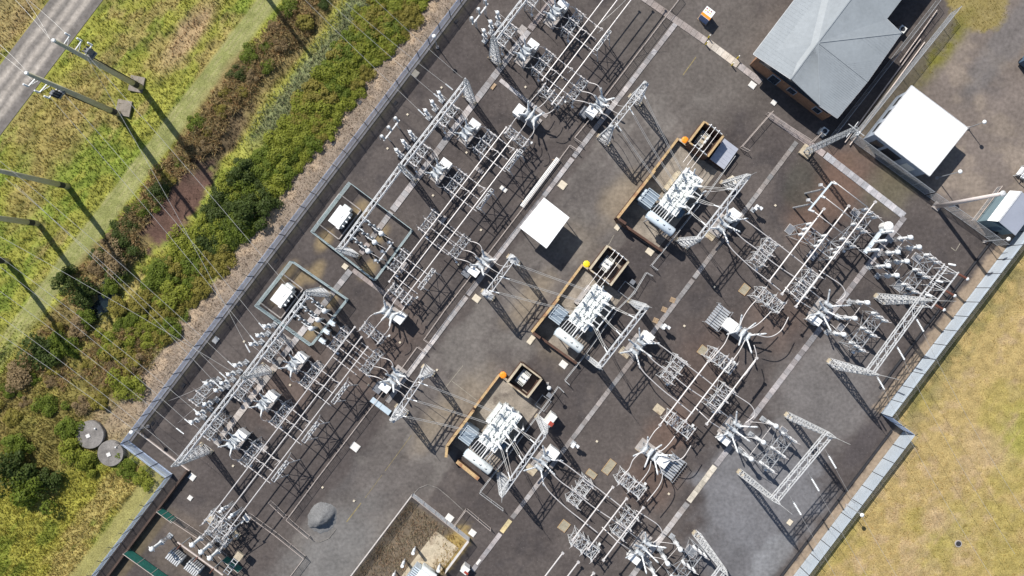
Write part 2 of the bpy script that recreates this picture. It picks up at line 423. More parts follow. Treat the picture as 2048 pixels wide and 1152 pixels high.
def bC(Cc): return (.797 * Cc - 1164.6) * K
FB, FB2 = bC(927), bC(1066)            # left fence line and its lower run
FR, FR2 = bC(2388), bC(2460)           # right fence line and its lower run
FA, FRA = -54.3, 18.9                  # the two notches
mg = mat('gravel_ground', (0, 0, 0), .95, 0, .17, .22, .3, attr=True, fine=.17, spec=.12, coord='Object')
def specks(m, col, thr):
    nt = m.node_tree; N = nt.nodes; L = nt.links; b = N['Principled BSDF']; src = b.inputs['Base Color'].links[0].from_socket
    tc = N.new('ShaderNodeTexCoord'); vo = N.new('ShaderNodeTexNoise'); vo.inputs['Scale'].default_value = 5.5; vo.inputs['Detail'].default_value = 1
    L.new(tc.outputs['Object'], vo.inputs['Vector']); mr = N.new('ShaderNodeMapRange'); mr.inputs[1].default_value = thr; mr.inputs[2].default_value = thr + .05; mr.inputs[4].default_value = .7
    L.new(vo.outputs['Fac'], mr.inputs[0]); mx = N.new('ShaderNodeMix'); mx.data_type = 'RGBA'; L.new(mr.outputs[0], mx.inputs[0]); L.new(src, mx.inputs[6]); mx.inputs[7].default_value = (*col, 1); L.new(mx.outputs[2], b.inputs['Base Color'])
specks(mg, (.19, .17, .155), .69)
mgr = mat('grassy_earth', (0, 0, 0), .95, 0, .22, .6, .3, attr=True, fine=.3, spec=.1)
mou = mat('outer_terrain', (.14, .14, .05), .95, 0, .3, .02, 0, fine=.2, spec=.1)
kind(sheet('yard_ground', [(FB, FR, FA, 95), (FB2, FR, -98, FA), (FR, FR2, -98, FRA)], .38, col_yard, None, mg), 'structure')
kind(sheet('grass_verge', [(-104, FB, FA, 95), (-104, FB2, -98, FA)], .34, col_verge, h_verge, mgr), 'structure')
kind(sheet('lawn_ground', [(FR, 104, FRA, 95), (FR2, 104, -98, FRA)], .34, col_lawn, lambda u, v: (fbm(u, v, 9, 71, 3) - .5) * .16, mgr), 'structure')
o = MB(); o.box((0, 0, -1.2), (3000, 3000, .4)); kind(o.build('terrain', mou), 'structure')
def col_road(u, v):
    C = u + .759 * v
    n2 = fbm(u, v, 30, 81); n3 = fbm(u, v, 7, 85)
    c = np.zeros(u.shape + (3,)) + np.array((.195, .178, .162))
    for k in (118, 146, 170): c = mixc(c, (.42, .375, .325), band(C + (n2 - .5) * 8, k, k + 12, 6) * .9)
    c = mixc(c, (.15, .135, .125), band(C, 188, 204, 6) * .8)
    return c * (.85 + .3 * n3[..., None])
mb_ = sheet('gravel_road', [(bC(100), bC(207), -30, 95)], .4, col_road, lambda u, v: .05 + 0 * u, mg); kind(mb_, 'structure')

# cable trenches: rows of concrete lids, each lid its own tone
def trench(name, pa, pb, wpx, tone, lid=.9, spread=.2, z=.10, group=None):
    p, q = G(*pa), G(*pb); d = (q - p); L = d.length; d.normalize(); ang = math.atan2(d.y, d.x); n = max(1, int(L / lid))
    mb = MB(); mb.c = []
    w = wpx * K
    for i in range(n):
        c = p + d * ((i + .5) * L / n); t = 1 + rng.uniform(-spread, spread) + .18 * math.sin(i * .37 + pa[0])
        mb.box((c.x, c.y, z / 2 + rng.uniform(-.008, .008)), (L / n - .03, w * rng.uniform(.97, 1.0), z), ang)
        wm = rng.uniform(-.02, .03)
        mb.c += [(tone[0] * t + wm * .5, tone[1] * t, tone[2] * t - wm * .3)] * 8
    return kind(mb.build(name, M['slab']), 'structure')
LG = (.34, .32, .315); MG = (.27, .235, .225); LT = (.46, .41, .35)
trench('cable_trench', (1120, -20), (1060, 59), 13, MG)
trench('cable_trench', (1057, 62), (785, 421), 13, LG)
trench('cable_trench', (783, 424), (741, 480), 11, LG)
trench('cable_trench', (737, 487), (722, 507), 11, MG)
trench('cable_trench', (701, 541), (566, 712), 12, LG)
trench('cable_trench', (564, 716), (432, 889), 13, (.40, .36, .33))
trench('cable_trench', (1000, 160), (1094, 234), 8, LG)
trench('cable_trench', (706, 540), (808, 616), 9, MG)
trench('cable_trench', (1354, 44), (1147, 314), 10, LG)
trench('cable_trench', (1145, 317), (935, 590), 10, LG)
trench('cable_trench', (933, 593), (774, 804), 10, (.40, .38, .37))
trench('cable_trench', (1285, -6), (1412, 83), 14, (.33, .29, .27))
trench('cable_trench', (1414, 84), (1476, 130), 15, LT)
trench('cable_trench', (1478, 131), (1522, 165), 13, (.30, .265, .25))
trench('cable_trench', (1593, 284), (1388, 556), 9, (.25, .235, .225))
trench('cable_trench', (1386, 559), (1024, 1036), 9, (.27, .25, .24))
trench('cable_trench', (1021, 1040), (1003, 1064), 9, (.55, .45, .25))
trench('cable_trench', (1001, 1067), (945, 1141), 9, (.30, .28, .28))
trench('cable_trench', (1537, 229), (1648, 309), 13, (.30, .26, .25))
trench('cable_trench', (1650, 310), (1808, 432), 14, (.38, .37, .38))
trench('cable_trench', (1809, 434), (1645, 650), 11, (.31, .29, .29))
trench('cable_trench', (1643, 653), (1432, 930), 11, (.31, .29, .29))
trench('cable_trench', (1430, 932), (1377, 1003), 11, (.60, .55, .46))
trench('cable_trench', (1375, 1006), (1250, 1170), 11, (.36, .34, .33))

# pit lids: each a thing
def lid(u, v, wb, wa, m, label, grp=None, z=.14):
    p = G(u, v, z); mb = MB(); mb.box((0, 0, z / 2), (wb * K, wa * K, z)); mb.box((0, 0, z + .015), (wb * K * .86, wa * K * .86, .03))
    o = mb.build('pit_lid', M[m], loc=p); o.rotation_euler = (0, 0, PH); return tag(o, label, 'pit lid', grp)
for (u, v, b, a, m, l) in (
    (831, 147, 12, 13, 'beige', 'beige square pit lid just inside the left fence near the top'),
    (431, 680, 10, 13, 'pale', 'pale pit lid with a dark notch inside the left fence'),
    (1125, 370, 15, 15, 'beige', 'beige pit lid above the white canopy'),
    (953, 597, 15, 13, 'beige', 'pale beige pit lid at the foot of the middle feeder gantry'),
    (690, 533, 11, 10, 'beige', 'peach pit lid at the corner of the upper teal enclosure'),
    (710, 894, 17, 15, 'pale', 'cream pit lid on the drive beside the long rail'),
    (1505, 170, 14, 12, 'pale', 'cream pit lid outside the control building door'),
    (1300, 503, 15, 13, 'beige', 'beige pit lid below the upper transformer bund'),
    (1237, 452, 10, 18, 'beige', 'narrow beige slab by the left corner of the upper transformer bund'),
    (1062, 680, 10, 18, 'beige', 'narrow beige slab by the left corner of the middle transformer bund'),
    (1127, 729, 15, 13, 'pale', 'pale slab below the middle transformer bund'),
    (384, 954, 13, 12, 'pale', 'larger cream lid by the end of the brown kerb'),
    (380, 996, 9, 9, 'pale', 'smaller cream lid in the open gravel at lower left'),
    (899, 1036, 15, 13, 'pale', 'cream lid beside the mesh panel of the weedy compound'),
    (945, 1066, 13, 12, 'pale', 'cream box lid outside the weedy compound corner'),
    (493, 1036, 15, 13, 'pale', 'cream lid at the start of the bottom rail fence'),
    (1580, 1045, 9, 11, 'beige', 'beige lid under the lower right gantry'),
    (987, 173, 6, 13, 'timber', 'ochre slab beside the upper trench tee'),
    (1007, 378, 15, 8, 'pale', 'light blue white sheet lying left of the white pipe bundle'),
    (1548, 205, 10, 10, 'pale', 'cream lid at the start of the wide trench by the building'),
    (957, 1124, 5, 12, 'pale', 'small cream slab beside the lower end of the long trench')):
    lid(u, v, b, a, m, l)
MINI = [(1051, 174), (1125, 155), (883, 175), (815, 229), (775, 297), (933, 305), (866, 391), (962, 460), (800, 685), (874, 740), (737, 770), (488, 683),
        (580, 770), (466, 932), (645, 975), (1369, 652), (1194, 883), (1551, 411), (708, 1002), (1338, 988), (1429, 574), (917, 529)]
for u, v in MINI:
    lid(u, v, 4, 4, 'beige', 'tiny cream marker block set in the dark gravel', 'small marker blocks in the gravel', .12)
for (u, v, b, a) in ((563, 455, 6, 10), (667, 287, 6, 9), (720, 205, 6, 9), (912, 43, 6, 9), (791, 206, 6, 9), (552, 522, 6, 10), (477, 608, 6, 9), (367, 771, 6, 9), (305, 847, 6, 9)):
    lid(u, v, b, a, 'dark', 'dark grate set in the gravel inside the left fence', 'dark drain grates along the left fence', .05)

# heap of crusher dust
def heap():
    n = 46; g = np.linspace(-3.1, 3.1, n); X, Y = np.meshgrid(g, g, indexing='ij')
    r_ = np.sqrt((X / 2.25) ** 2 + (Y / 2.5) ** 2) + (fbm(X * 10 + 90, Y * 10 + 40, 12, 201) - .5) * .3
    z = 1.9 * np.clip(1 - r_, 0, 1) ** .9
    d = .88 * X - .30 * Y + (fbm(X * 10, Y * 10, 9, 205) - .5) * .9 + .12 * Y * Y
    z = z * (1 - .72 * ss(d, .55, .85)) + .10 * (fbm(X * 10 + 7, Y * 10, 5, 207) - .5) * (z > .03)
    z = np.where(z <= .03, -.06, z)
    V = np.stack([X, Y, z], -1).reshape(-1, 3); idx = np.arange(n * n).reshape(n, n)
    F = np.stack([idx[:-1, :-1], idx[1:, :-1], idx[1:, 1:], idx[:-1, 1:]], -1).reshape(-1, 4)
    o = rawmesh('gravel_heap', V, F, M['dust'], None, True); o.location = G(645, 1036); o.rotation_euler = (0, 0, PH)
    tag(o, 'grey heap of crusher dust dumped on the drive', 'gravel heap')
heap()
def edge(pts):
    P = [G(u, v) for u, v in pts]; mb = MB()
    for p, q in zip(P[:-1], P[1:]): mb.box(((p.x + q.x) / 2, (p.y + q.y) / 2, .05), ((q - p).length + .03, .10, .06), math.atan2(q.y - p.y, q.x - p.x))
    kind(mb.build('road_kerb', M['tankc']), 'structure')
edge([(617, 1077), (640, 1084), (658, 1076), (672, 1058)])
edge([(826, 989), (838, 976), (856, 969), (876, 976), (900, 996), (925, 1019), (930, 1026)])
water = mat('dark_still_water', (.012, .02, .022), .08, 0, .2, .6, spec=.6)
def pool(c, n, rb, ra, z):
    vs = [(0, 0, 0)]; 
    for i in range(n):
        a = 2 * math.pi * i / n; f = 1 + .18 * math.sin(3 * a + 1) + .1 * math.sin(5 * a); vs.append((rb * f * math.cos(a), ra * f * math.sin(a), 0))
    m = MB(); m.add(vs, [(0, i + 1, (i + 1) % n + 1) for i in range(n)]); p = G(*c); p.z = z; o = m.build('drain_water', water, loc=p); o.rotation_euler = (0, 0, PH); kind(o, 'structure')
pool((200, 603), 26, 1.7, 4.2, -.16)
# ---------------------------------------------------------------- vegetation
def leafmat(name, col, var=.35, tr=.38):
    m = mat(name, col, .6, 0, var, 2.2, spec=.2, fine=.25)
    nt = m.node_tree; N = nt.nodes; L = nt.links; b = N['Principled BSDF']; out = [n for n in N if n.type == 'OUTPUT_MATERIAL'][0]
    tl = N.new('ShaderNodeBsdfTranslucent'); src = b.inputs['Base Color'].links[0].from_socket; L.new(src, tl.inputs['Color'])
    mx = N.new('ShaderNodeMixShader'); mx.inputs[0].default_value = tr
    L.new(b.outputs[0], mx.inputs[1]); L.new(tl.outputs[0], mx.inputs[2]); L.new(mx.outputs[0], out.inputs['Surface']); return m
def leafmat_attr(name, tr=.25):
    m = mat(name, (0, 0, 0), .7, 0, .22, 1.3, attr=True, spec=.15)
    nt = m.node_tree; N = nt.nodes; L = nt.links; b = N['Principled BSDF']; out = [n for n in N if n.type == 'OUTPUT_MATERIAL'][0]
    tl = N.new('ShaderNodeBsdfTranslucent'); src = b.inputs['Base Color'].links[0].from_socket; L.new(src, tl.inputs['Color'])
    mx = N.new('ShaderNodeMixShader'); mx.inputs[0].default_value = tr
    L.new(b.outputs[0], mx.inputs[1]); L.new(tl.outputs[0], mx.inputs[2]); L.new(mx.outputs[0], out.inputs['Surface']); return m
LEAF = {'bright': leafmat('bright_green_leaves', (.26, .285, .04)), 'dark': leafmat('dark_green_leaves', (.075, .105, .024)),
        'olive': leafmat('olive_leaves', (.27, .235, .05)), 'brown': leafmat('brown_olive_leaves', (.30, .22, .115)),
        'mid': leafmat('mid_green_leaves', (.15, .195, .026))}
def crown_mesh(seed, nl, leaf, lumps):
    r = np.random.default_rng(seed)
    cen = r.normal(0, .42, (lumps, 3)); cen[:, 2] = np.abs(cen[:, 2]) * .55 + .32; rad = r.uniform(.26, .52, lumps)
    k = r.integers(0, lumps, nl); d = r.normal(0, 1, (nl, 3)); d /= np.linalg.norm(d, axis=1)[:, None]; d[:, 2] = np.abs(d[:, 2]) * 1.0 - .15
    rr = rad[k] * r.uniform(.72, 1.08, nl)
    p = cen[k] + d * rr[:, None]; p[:, 2] = np.maximum(p[:, 2] * .9, .03)
    nrm = d + np.array((0, 0, .55)) + r.normal(0, .5, (nl, 3)); nrm /= np.linalg.norm(nrm, axis=1)[:, None]
    t = np.cross(nrm, r.normal(0, 1, (nl, 3))); t /= np.linalg.norm(t, axis=1)[:, None]; b = np.cross(nrm, t)
    s = leaf * r.uniform(.6, 1.4, nl)[:, None]
    V = np.stack([p - t * s - b * s * .55, p + t * s * .2 - b * s * .7, p + t * s + b * s * .1, p - t * s * .1 + b * s * .7], 1).reshape(-1, 3)
    return V, np.arange(nl * 4).reshape(-1, 4)
CROWN = {}
for kx, (kn, m) in enumerate(LEAF.items()):
    CROWN[kn] = []
    for j in range(3):
        V, F = crown_mesh(100 + kx * 10 + j, 2300, .062 if kn != 'brown' else .055, 15)
        o = rawmesh('crown', V, F, m); COL.objects.unlink(o); CROWN[kn].append(o.data)
tb = MB(); tb.tube((0, 0, 0), (.03, .02, .5), .05, .03, 6)
for i in range(5):
    a = i * 1.3; tb.tube((.02, .01, .25 + .04 * i), (.34 * math.cos(a), .34 * math.sin(a), .62), .025, .008, 5)
tko = tb.build('trunk', M['bark']); COL.objects.unlink(tko); TRUNK = tko.data
def shrub(u, v, r, kn, label, grp=None, hz=None, name='shrub'):
    hz = hz or r * .75
    p = G(u, v, hz * .6); p.z = -.35 if grp else -.1
    t = thing(name, label, 'shrub', p, random.uniform(0, 6.28), grp)
    for nm, me in (('crown', random.choice(CROWN[kn])), ('trunk', TRUNK)):
        o = bpy.data.objects.new(nm, me); COL.objects.link(o); o.parent = t; o.scale = (r, r * random.uniform(.85, 1.1), hz)
    return t
# dense thicket between the drain and the fence track
LBL = {'bright': 'bright green leafy shrub packed in the thicket beside the fence track', 'mid': 'mid green leafy shrub packed in the thicket beside the fence track',
       'dark': 'dark green shrub half hidden in the thicket beside the fence track', 'olive': 'olive yellow shrub in the sparser thicket along the drain',
       'brown': 'brown dry bush in the scrub along the drain'}
pts = []
def scatter(n, Clo, Chi, vlo, vhi, mind, rlo, rhi, kinds, skip=None):
    tries = 0; made = 0
    while made < n and tries < 4000:
        tries += 1
        Cc = random.uniform(Clo, Chi); v = random.uniform(vlo, vhi); u = Cc - .759 * v
        if u < -30 or v < -30 or v > 1190: continue
        if skip and skip(u, v): continue
        if any((u - x) ** 2 + (v - y) ** 2 < mind ** 2 for x, y in pts): continue
        pts.append((u, v)); kn = random.choice(kinds); r = random.uniform(rlo, rhi)
        if vlo < 300 and Cc > 805: r *= .8
        shrub(u, v, r, kn, LBL[kn], {'bright': 'bright shrubs of the thicket', 'mid': 'mid green shrubs of the thicket', 'dark': 'dark shrubs of the thicket',
              'olive': 'olive shrubs along the drain', 'brown': 'brown bushes along the drain'}[kn]); made += 1
nopond = lambda u, v: abs((u - 355) * .797 + (v - 412) * .605) < 46 and abs((u - 355) * .605 - (v - 412) * .797) < 118 or (abs(u - 195) < 45 and abs(v - 590) < 45)
scatter(86, 756, 848, -20, 330, 16, 1.5, 2.3, ['bright', 'bright', 'bright', 'mid', 'olive', 'olive'])
scatter(38, 735, 832, 330, 500, 18, 1.4, 2.2, ['bright', 'mid', 'mid', 'dark'], nopond)
scatter(30, 720, 840, 500, 680, 24, 1.3, 2.0, ['mid', 'olive', 'olive', 'bright'], nopond)
scatter(20, 575, 650, -20, 420, 28, .9, 1.6, ['brown', 'olive', 'olive', 'mid', 'dark'], nopond)
scatter(22, 585, 830, 650, 840, 26, 1.0, 1.9, ['brown', 'olive', 'olive', 'mid'])
scatter(10, 575, 640, 420, 560, 24, 1.1, 1.8, ['brown', 'dark', 'olive'], nopond)
for (u, v, r, kn, hz, l) in (
    (130, 555, 2.0, 'dark', 1.9, 'dark green bush standing alone on the mown edge by the left power line'),
    (160, 585, 2.4, 'dark', 2.0, 'dark shady shrub overhanding the black pool of the drain'.replace('overhanding', 'leaning over')),
    (215, 520, 2.6, 'brown', 1.5, 'big brown bush where the drain narrows above the black pool'),
    (75, 705, 2.7, 'dark', 2.2, 'large dark bush at the left edge below the mown strip'),
    (110, 690, 2.0, 'mid', 1.7, 'mid green bush touching the large dark bush at the left edge'),
    (35, 750, 2.4, 'brown', 1.5, 'brown spiky bush at the left edge above the meadow'),
    (230, 700, 2.3, 'olive', 1.5, 'olive yellow bush right beside the fence track at its lower part'),
    (265, 722, 1.9, 'olive', 1.3, 'smaller olive bush touching the fence track'),
    (245, 775, 2.2, 'bright', 1.6, 'bright green bush above the round tank lids'),
    (150, 905, 2.2, 'bright', 1.8, 'bright green bush just left of the round tank lids'),
    (175, 930, 1.8, 'bright', 1.5, 'low bright bush below the upper round tank lid'),
    (130, 860, 2.0, 'mid', 1.6, 'mid green bush left of the upper round tank lid'),
    (250, 935, 1.6, 'mid', 1.2, 'pale green bush below the lower round tank lid'),
    (20, 945, 3.3, 'dark', 3.8, 'tall dark tree crown at the lower left edge casting a black shade'),
    (55, 985, 2.9, 'mid', 3.4, 'mid green tree crown beside the lower left meadow'),
    (90, 965, 2.2, 'dark', 2.2, 'dark rounded bush at the right end of the tree shade'),
    (25, 890, 2.2, 'mid', 1.8, 'mid green bush above the dark trees at the left edge'),
    (285, 960, 1.7, 'bright', 1.2, 'green bush on the meadow beside the fence corner'),
    (505, 425, 2.6, 'dark', 2.6, 'dark green bush bulging from the thicket beside the brown pool'),
    (484, 345, 2.2, 'dark', 2.0, 'dark bush at the top end of the brown pool'),
    (340, 590, 2.2, 'bright', 1.8, 'vivid green bush in the sparse lower thicket')):
    shrub(u, v, r, kn, l, None, hz, 'tree' if 'tree' in l else 'shrub')

for (u, v, r, kn, hz, l) in ((172, 632, 1.5, 'mid', 1.2, 'mid green bush at the lower end of the black pool'), (222, 572, 1.4, 'mid', 1.1, 'small mid green bush at the upper end of the black pool'),
    (232, 618, 1.7, 'olive', 1.2, 'olive bush on the right bank of the black pool'), (160, 655, 1.8, 'brown', 1.2, 'brown bush below the black pool')):
    shrub(u, v, r, kn, l, None, hz)
# grasses: too many to count
def tufts(name, b0, b1, a0, a1, n, colf, dens, lo, hi, blades, m, spread=.5, wid=.05, hf=None, lean=(0, 0), mow=False):
    b = rng.uniform(b0, b1, n); a = rng.uniform(a0, a1, n); u, v = uv_of(b, a)
    keep = rng.random(n) < dens(u, v); keep &= (u > -60) & (u < 2110) & (v > -60) & (v < 1215)
    b, a, u, v = b[keep], a[keep], u[keep], v[keep]; n = len(b)
    X = b * CB - a * SB; Y = b * SB + a * CB; Z = hf(u, v) - .03 if hf else np.zeros(n)
    c = colf(u, v) * (rng.uniform(.95, 1.5, n))[:, None]
    c[:, 0] *= rng.uniform(.88, 1.15, n)
    VV = []; CC = []
    for k in range(blades):
        an = rng.uniform(0, 2 * np.pi, n); L = rng.uniform(lo, hi, n) * (1 - .72 * mownf(u, v) if mow else 1); sp = rng.uniform(.15, 1, n) * spread
        dx, dy = np.cos(an), np.sin(an); w = wid * rng.uniform(.6, 1.4, n) * (1 + L)
        x0 = X + rng.normal(0, .06, n); y0 = Y + rng.normal(0, .06, n)
        tx = x0 + dx * L * sp + lean[0] * L; ty = y0 + dy * L * sp + lean[1] * L; tz = Z + L * np.sqrt(np.maximum(.1, 1 - sp ** 2 * .8))
        A = np.stack([x0 - dy * w, y0 + dx * w, Z], -1); B = np.stack([x0 + dy * w, y0 - dx * w, Z], -1); T = np.stack([tx, ty, tz], -1)
        VV.append(np.stack([A, B, T], 1)); CC.append(np.repeat(c[:, None, :], 3, 1))
    V = np.concatenate(VV).reshape(-1, 3); Cc = np.concatenate(CC).reshape(-1, 3)
    o = rawmesh(name, V, np.arange(len(V)).reshape(-1, 3), m, np.clip(Cc, .01, .7)); return kind(o, 'stuff')
gm = leafmat_attr('grass_blades', .45)
def mownf(u, v):
    C = u + .759 * v; return np.clip(band(C, 510, 564, 3) * (1 - ss(v, 600, 720)) + ss(C, 1008, 1018) * (v > 880), 0, 1)
def d_grass(u, v):
    C = u + .759 * v
    d = 1 - .25 * mownf(u, v); d = d * (1 - band(C, 94, 212, 3)); d = d * (1 - ss(C, 840, 856) * (1 - ss(v, 850, 890)))
    d = d * (1 - .97 * blob(u, v, 355, 412, 36, 115, .5 + 0 * u, .2)); d = d * 1.0
    for (x, y) in ((184, 868), (225, 905)): d = d * (((u - x) ** 2 + (v - y) ** 2) > 27 ** 2)
    return d
tufts('grass', -92, FB - .3, FA, 85, 92000, col_verge, d_grass, .16, .42, 3, gm, .75, .045, h_verge, mow=True)
tufts('meadow_grass', -60, FB2 - .3, -92, FA, 34000, col_verge, d_grass, .16, .38, 3, gm, .75, .045, h_verge, mow=True)
def d_reed(u, v):
    C = u + .759 * v + (fbm(u, v, 60, 91) - .5) * 60
    a = band(C, 575, 655, 10) * (1 - ss(v, 480, 620)); b_ = band(C, 590, 840, 15) * ss(v, 620, 720) * (1 - ss(v, 830, 880)) * ss(fbm(u, v, 50, 93), .42, .58)
    return np.clip(a + b_, 0, 1) * (1 - blob(u, v, 355, 412, 36, 115, .5 + 0 * u, .2))
tufts('dry_reed_bed', -70, FB - 3, FA, 85, 52000, lambda u, v: np.zeros(u.shape + (3,)) + np.array((.36, .275, .14)), d_reed, .4, 1.0, 5, gm, .9, .04, h_verge)
def d_sedge(u, v):
    C = u + .759 * v + (fbm(u, v, 40, 95) - .5) * 40
    return np.clip(band(C, 690, 770, 12) * (1 - ss(v, 230, 310)) + .8 * blob(u, v, 200, 603, 34, 74, .5 + 0 * u, .2) * (1 - blob(u, v, 200, 603, 14, 40, fbm(u, v, 14, 92), .3)), 0, 1)
tufts('grey_green_sedge', -60, FB - 3, -48, 85, 40000, lambda u, v: np.zeros(u.shape + (3,)) + np.array((.32, .335, .20)), d_sedge, .25, .6, 4, gm, .6, .035, h_verge, (.12, -.15))
def d_lawn(u, v):
    return .55 + .45 * ss(fbm(u, v, 30, 97), .4, .6)
tufts('lawn_grass', FR + 3.2, 92, FRA, 75, 16000, col_lawn, d_lawn, .07, .16, 3, gm, .8, .03)
tufts('dry_lawn_grass', FR2 + 3.2, 92, -60, FRA, 42000, col_lawn, d_lawn, .07, .16, 3, gm, .8, .03)
def d_weed(u, v):
    C = u + .759 * v; a = .605 * (u - 1024) - .797 * (v - 576)
    return (C > 1582) * (C < 1760) * (a < -462) * (.35 + .65 * ss(fbm(u, v, 24, 96), .4, .6)) * (1 - blob(u, v, 840, 1125, 22, 55, .5 + 0 * u, .2))
def c_weed(u, v):
    c = np.zeros(u.shape + (3,)) + np.array((.30, .24, .165)); return mixc(c, (.33, .24, .09), blob(u, v, 905, 1098, 24, 52, fbm(u, v, 20, 99), .4))
bw0, aw0 = -1.0, -60
tufts('dead_weeds', -10, 24, -75, -30, 34000, c_weed, d_weed, .15, .5, 4, gm, .9, .035)
def d_w2(u, v): return np.clip(blob(u, v, 1955, 5, 62, 55, .5 + 0 * u, .12) + .5 * blob(u, v, 1885, 95, 20, 95, fbm(u, v, 30, 98), .5), 0, 1)
tufts('roadside_grass', 20, 60, 60, 95, 16000, lambda u, v: np.zeros(u.shape + (3,)) + np.array((.25, .205, .065)), d_w2, .06, .14, 3, gm, .8, .035)

def d_litter(u, v):
    C = u + .759 * v; return band(C, 850, 924, 8) * (1 - ss(v, 850, 890)) * .9 + .6 * blob(u, v, 235, 865, 40, 40, .5 + 0 * u, .4)
tufts('leaf_litter', -44, FB - .2, FA, 85, 26000, lambda u, v: np.zeros(u.shape + (3,)) + np.array((.245, .19, .135)) * (.6 + .8 * fbm(u, v, 12, 221))[..., None], d_litter, .05, .16, 3, gm, .95, .05)
# ---------------------------------------------------------------- fences
def wb(mb, name, m, t, smooth=False):
    return mb.build(name, M[m] if isinstance(m, str) else m, t, smooth, loc=-Vector(t.location))
def palisade(name, label, p, q, h, m, pick=.075, gap=.15, plen=2.65, arm=None, dark='dark', armlen=.55):
    p, q = Vector(p), Vector(q); d = (q - p); L = d.length; d.normalize(); ang = math.atan2(d.y, d.x)
    n = max(1, round(L / plen)); st = L / n
    t = thing(name, label, 'fence', p)
    for i in range(n):
        a0 = p + d * (i * st + .05); mb = MB(); k = int((st - .1) / gap)
        for j in range(k):
            c = a0 + d * ((j + .5) * (st - .1) / k)
            mb.box((c.x, c.y, h / 2 + .04), (pick, .02, h), ang)
        for z in (.3, h - .35):
            c = a0 + d * ((st - .1) / 2); nx = Vector((-d.y, d.x, 0)) * .03
            mb.box((c.x + nx.x, c.y + nx.y, z), (st - .1, .03, .05), ang)
        wb(mb, 'panel', m, t)
    for i in range(n + 1):
        c = p + d * (i * st); mb = MB(); mb.box((c.x, c.y, h / 2 + .05), (.09, .09, h + .1), ang)
        if arm is not None:
            e = c + arm * armlen; mb.bar((c.x, c.y, h + .05), (e.x, e.y, h + .45), .06)
        wb(mb, 'post', dark, t)
    if arm is not None:
        for f in (.35, .7, 1.0):
            mb = MB(); A = p + arm * armlen * f; B = q + arm * armlen * f
            mb.tube((A.x, A.y, h + .05 + .4 * f), (B.x, B.y, h + .05 + .4 * f), .012, n=4); wb(mb, 'barbed_wire', 'chain', t)
    return t
def loc2(b, a): return BX * b + AX * a
palisade('steel_fence', 'long blue grey steel fence with angled arms dividing the yard from the thicket', loc2(FB, FA), loc2(FB, 75), 2.4, M['fence'], .10, .15, 2.65, -BX)
palisade('steel_fence', 'short blue grey steel fence return beside the round tank lids', loc2(FB, FA), loc2(FB2, FA), 2.4, M['fence'], .10, .15, 2.6, -AX)
palisade('steel_fence', 'blue grey steel fence along the meadow at lower left', loc2(FB2, FA), loc2(FB2, -78), 2.4, M['fence'], .085, .15, 2.65, -BX)
palisade('steel_fence', 'wide bright steel fence facing the dry lawn at the upper right', loc2(FR, FRA), loc2(FR, 62), 3.1, M['fencer'], .138, .15, 2.65, BX, 'dark', .3)
palisade('steel_fence', 'short shaded steel fence return at the right notch of the yard', loc2(FR, FRA), loc2(FR2, FRA), 3.1, M['fence'], .11, .15, 2.45, AX, 'dark', .3)
palisade('steel_fence', 'wide bright steel fence facing the dry lawn at the lower right', loc2(FR2, FRA), loc2(FR2, -52), 3.1, M['fencer'], .138, .15, 2.65, BX, 'dark', .3)
def plinth(p, q, w):
    d = q - p; mb = MB(); mb.box(((p.x + q.x) / 2, (p.y + q.y) / 2, .05), (d.length, w, .1), math.atan2(d.y, d.x)); kind(mb.build('path_edging', M['conc']), 'structure')
plinth(loc2(FB + .3, FA), loc2(FB + .3, 80), .34)
# low retaining kerbs inside the perimeter
def kerb(label, pts, w, h, m, nm='kerb_wall', cat='kerb'):
    t = thing(nm, label, cat, pts[0]); mb = MB()
    for p, q in zip(pts[:-1], pts[1:]):
        d = Vector(q) - Vector(p); mb.box(((p[0] + q[0]) / 2, (p[1] + q[1]) / 2, h / 2), (d.length, w, h), math.atan2(d.y, d.x))
    wb(mb, 'kerb', m, t); return t
kerb('timber kerb coloured dark for its shadow running inside the right fence above the notch', [loc2(FR - 2.6, FRA + 3), loc2(FR - 2.6, 58)], .16, .4, 'dark')  # both right kerbs coloured dark to paint in their shadow line
kerb('timber kerb coloured dark for its shadow running inside the right fence below the notch', [loc2(FR2 - 1.6, FRA - 1), loc2(FR2 - 1.6, -50)], .16, .4, 'dark')
kerb('brown topped kerb wall inside the meadow fence at lower left', [G(378, 940), G(312, 1027), G(205, 1170)], .3, .9, 'timberdk')
kerb('pale kerb beside the fence return at lower left', [G(278, 864), G(380, 941)], .16, .3, 'rail')

def mesh_fence(label, pts, h, m='rail', mm='chain', cell=.25, wr=.012, post=2.4, pr=.035, name='mesh_fence', mid=True, zt=None, wire=True):
    """pts: pixels where the top rail shows"""
    P = [G(u, v, h) for u, v in pts]; t = thing(name, label, 'fence', P[0])
    for p, q in zip(P[:-1], P[1:]):
        d = q - p; L = d.length; d.normalize(); n = max(1, round(L / post)); mb = MB()
        mb.tube((p.x, p.y, h), (q.x, q.y, h), pr, n=6)
        if mid: mb.tube((p.x, p.y, .12), (q.x, q.y, .12), pr * .8, n=6)
        wb(mb, 'rail', m, t)
        if wire:
            mb = MB(); nz = int(h / cell); nx = int(L / cell)
            for k in range(1, nz): z = k * cell; mb.bar((p.x, p.y, z), (q.x, q.y, z), wr)
            for k in range(1, nx): c = p + d * (k * cell); mb.bar((c.x, c.y, .05), (c.x, c.y, h - .02), wr)
            wb(mb, 'mesh_panel', mm, t)
        for i in range(n + 1):
            c = p + d * (L * i / n); mb = MB(); mb.tube((c.x, c.y, 0), (c.x, c.y, h + .03), pr * 1.1, n=6); wb(mb, 'post', m, t)
    return t
R = 1.25
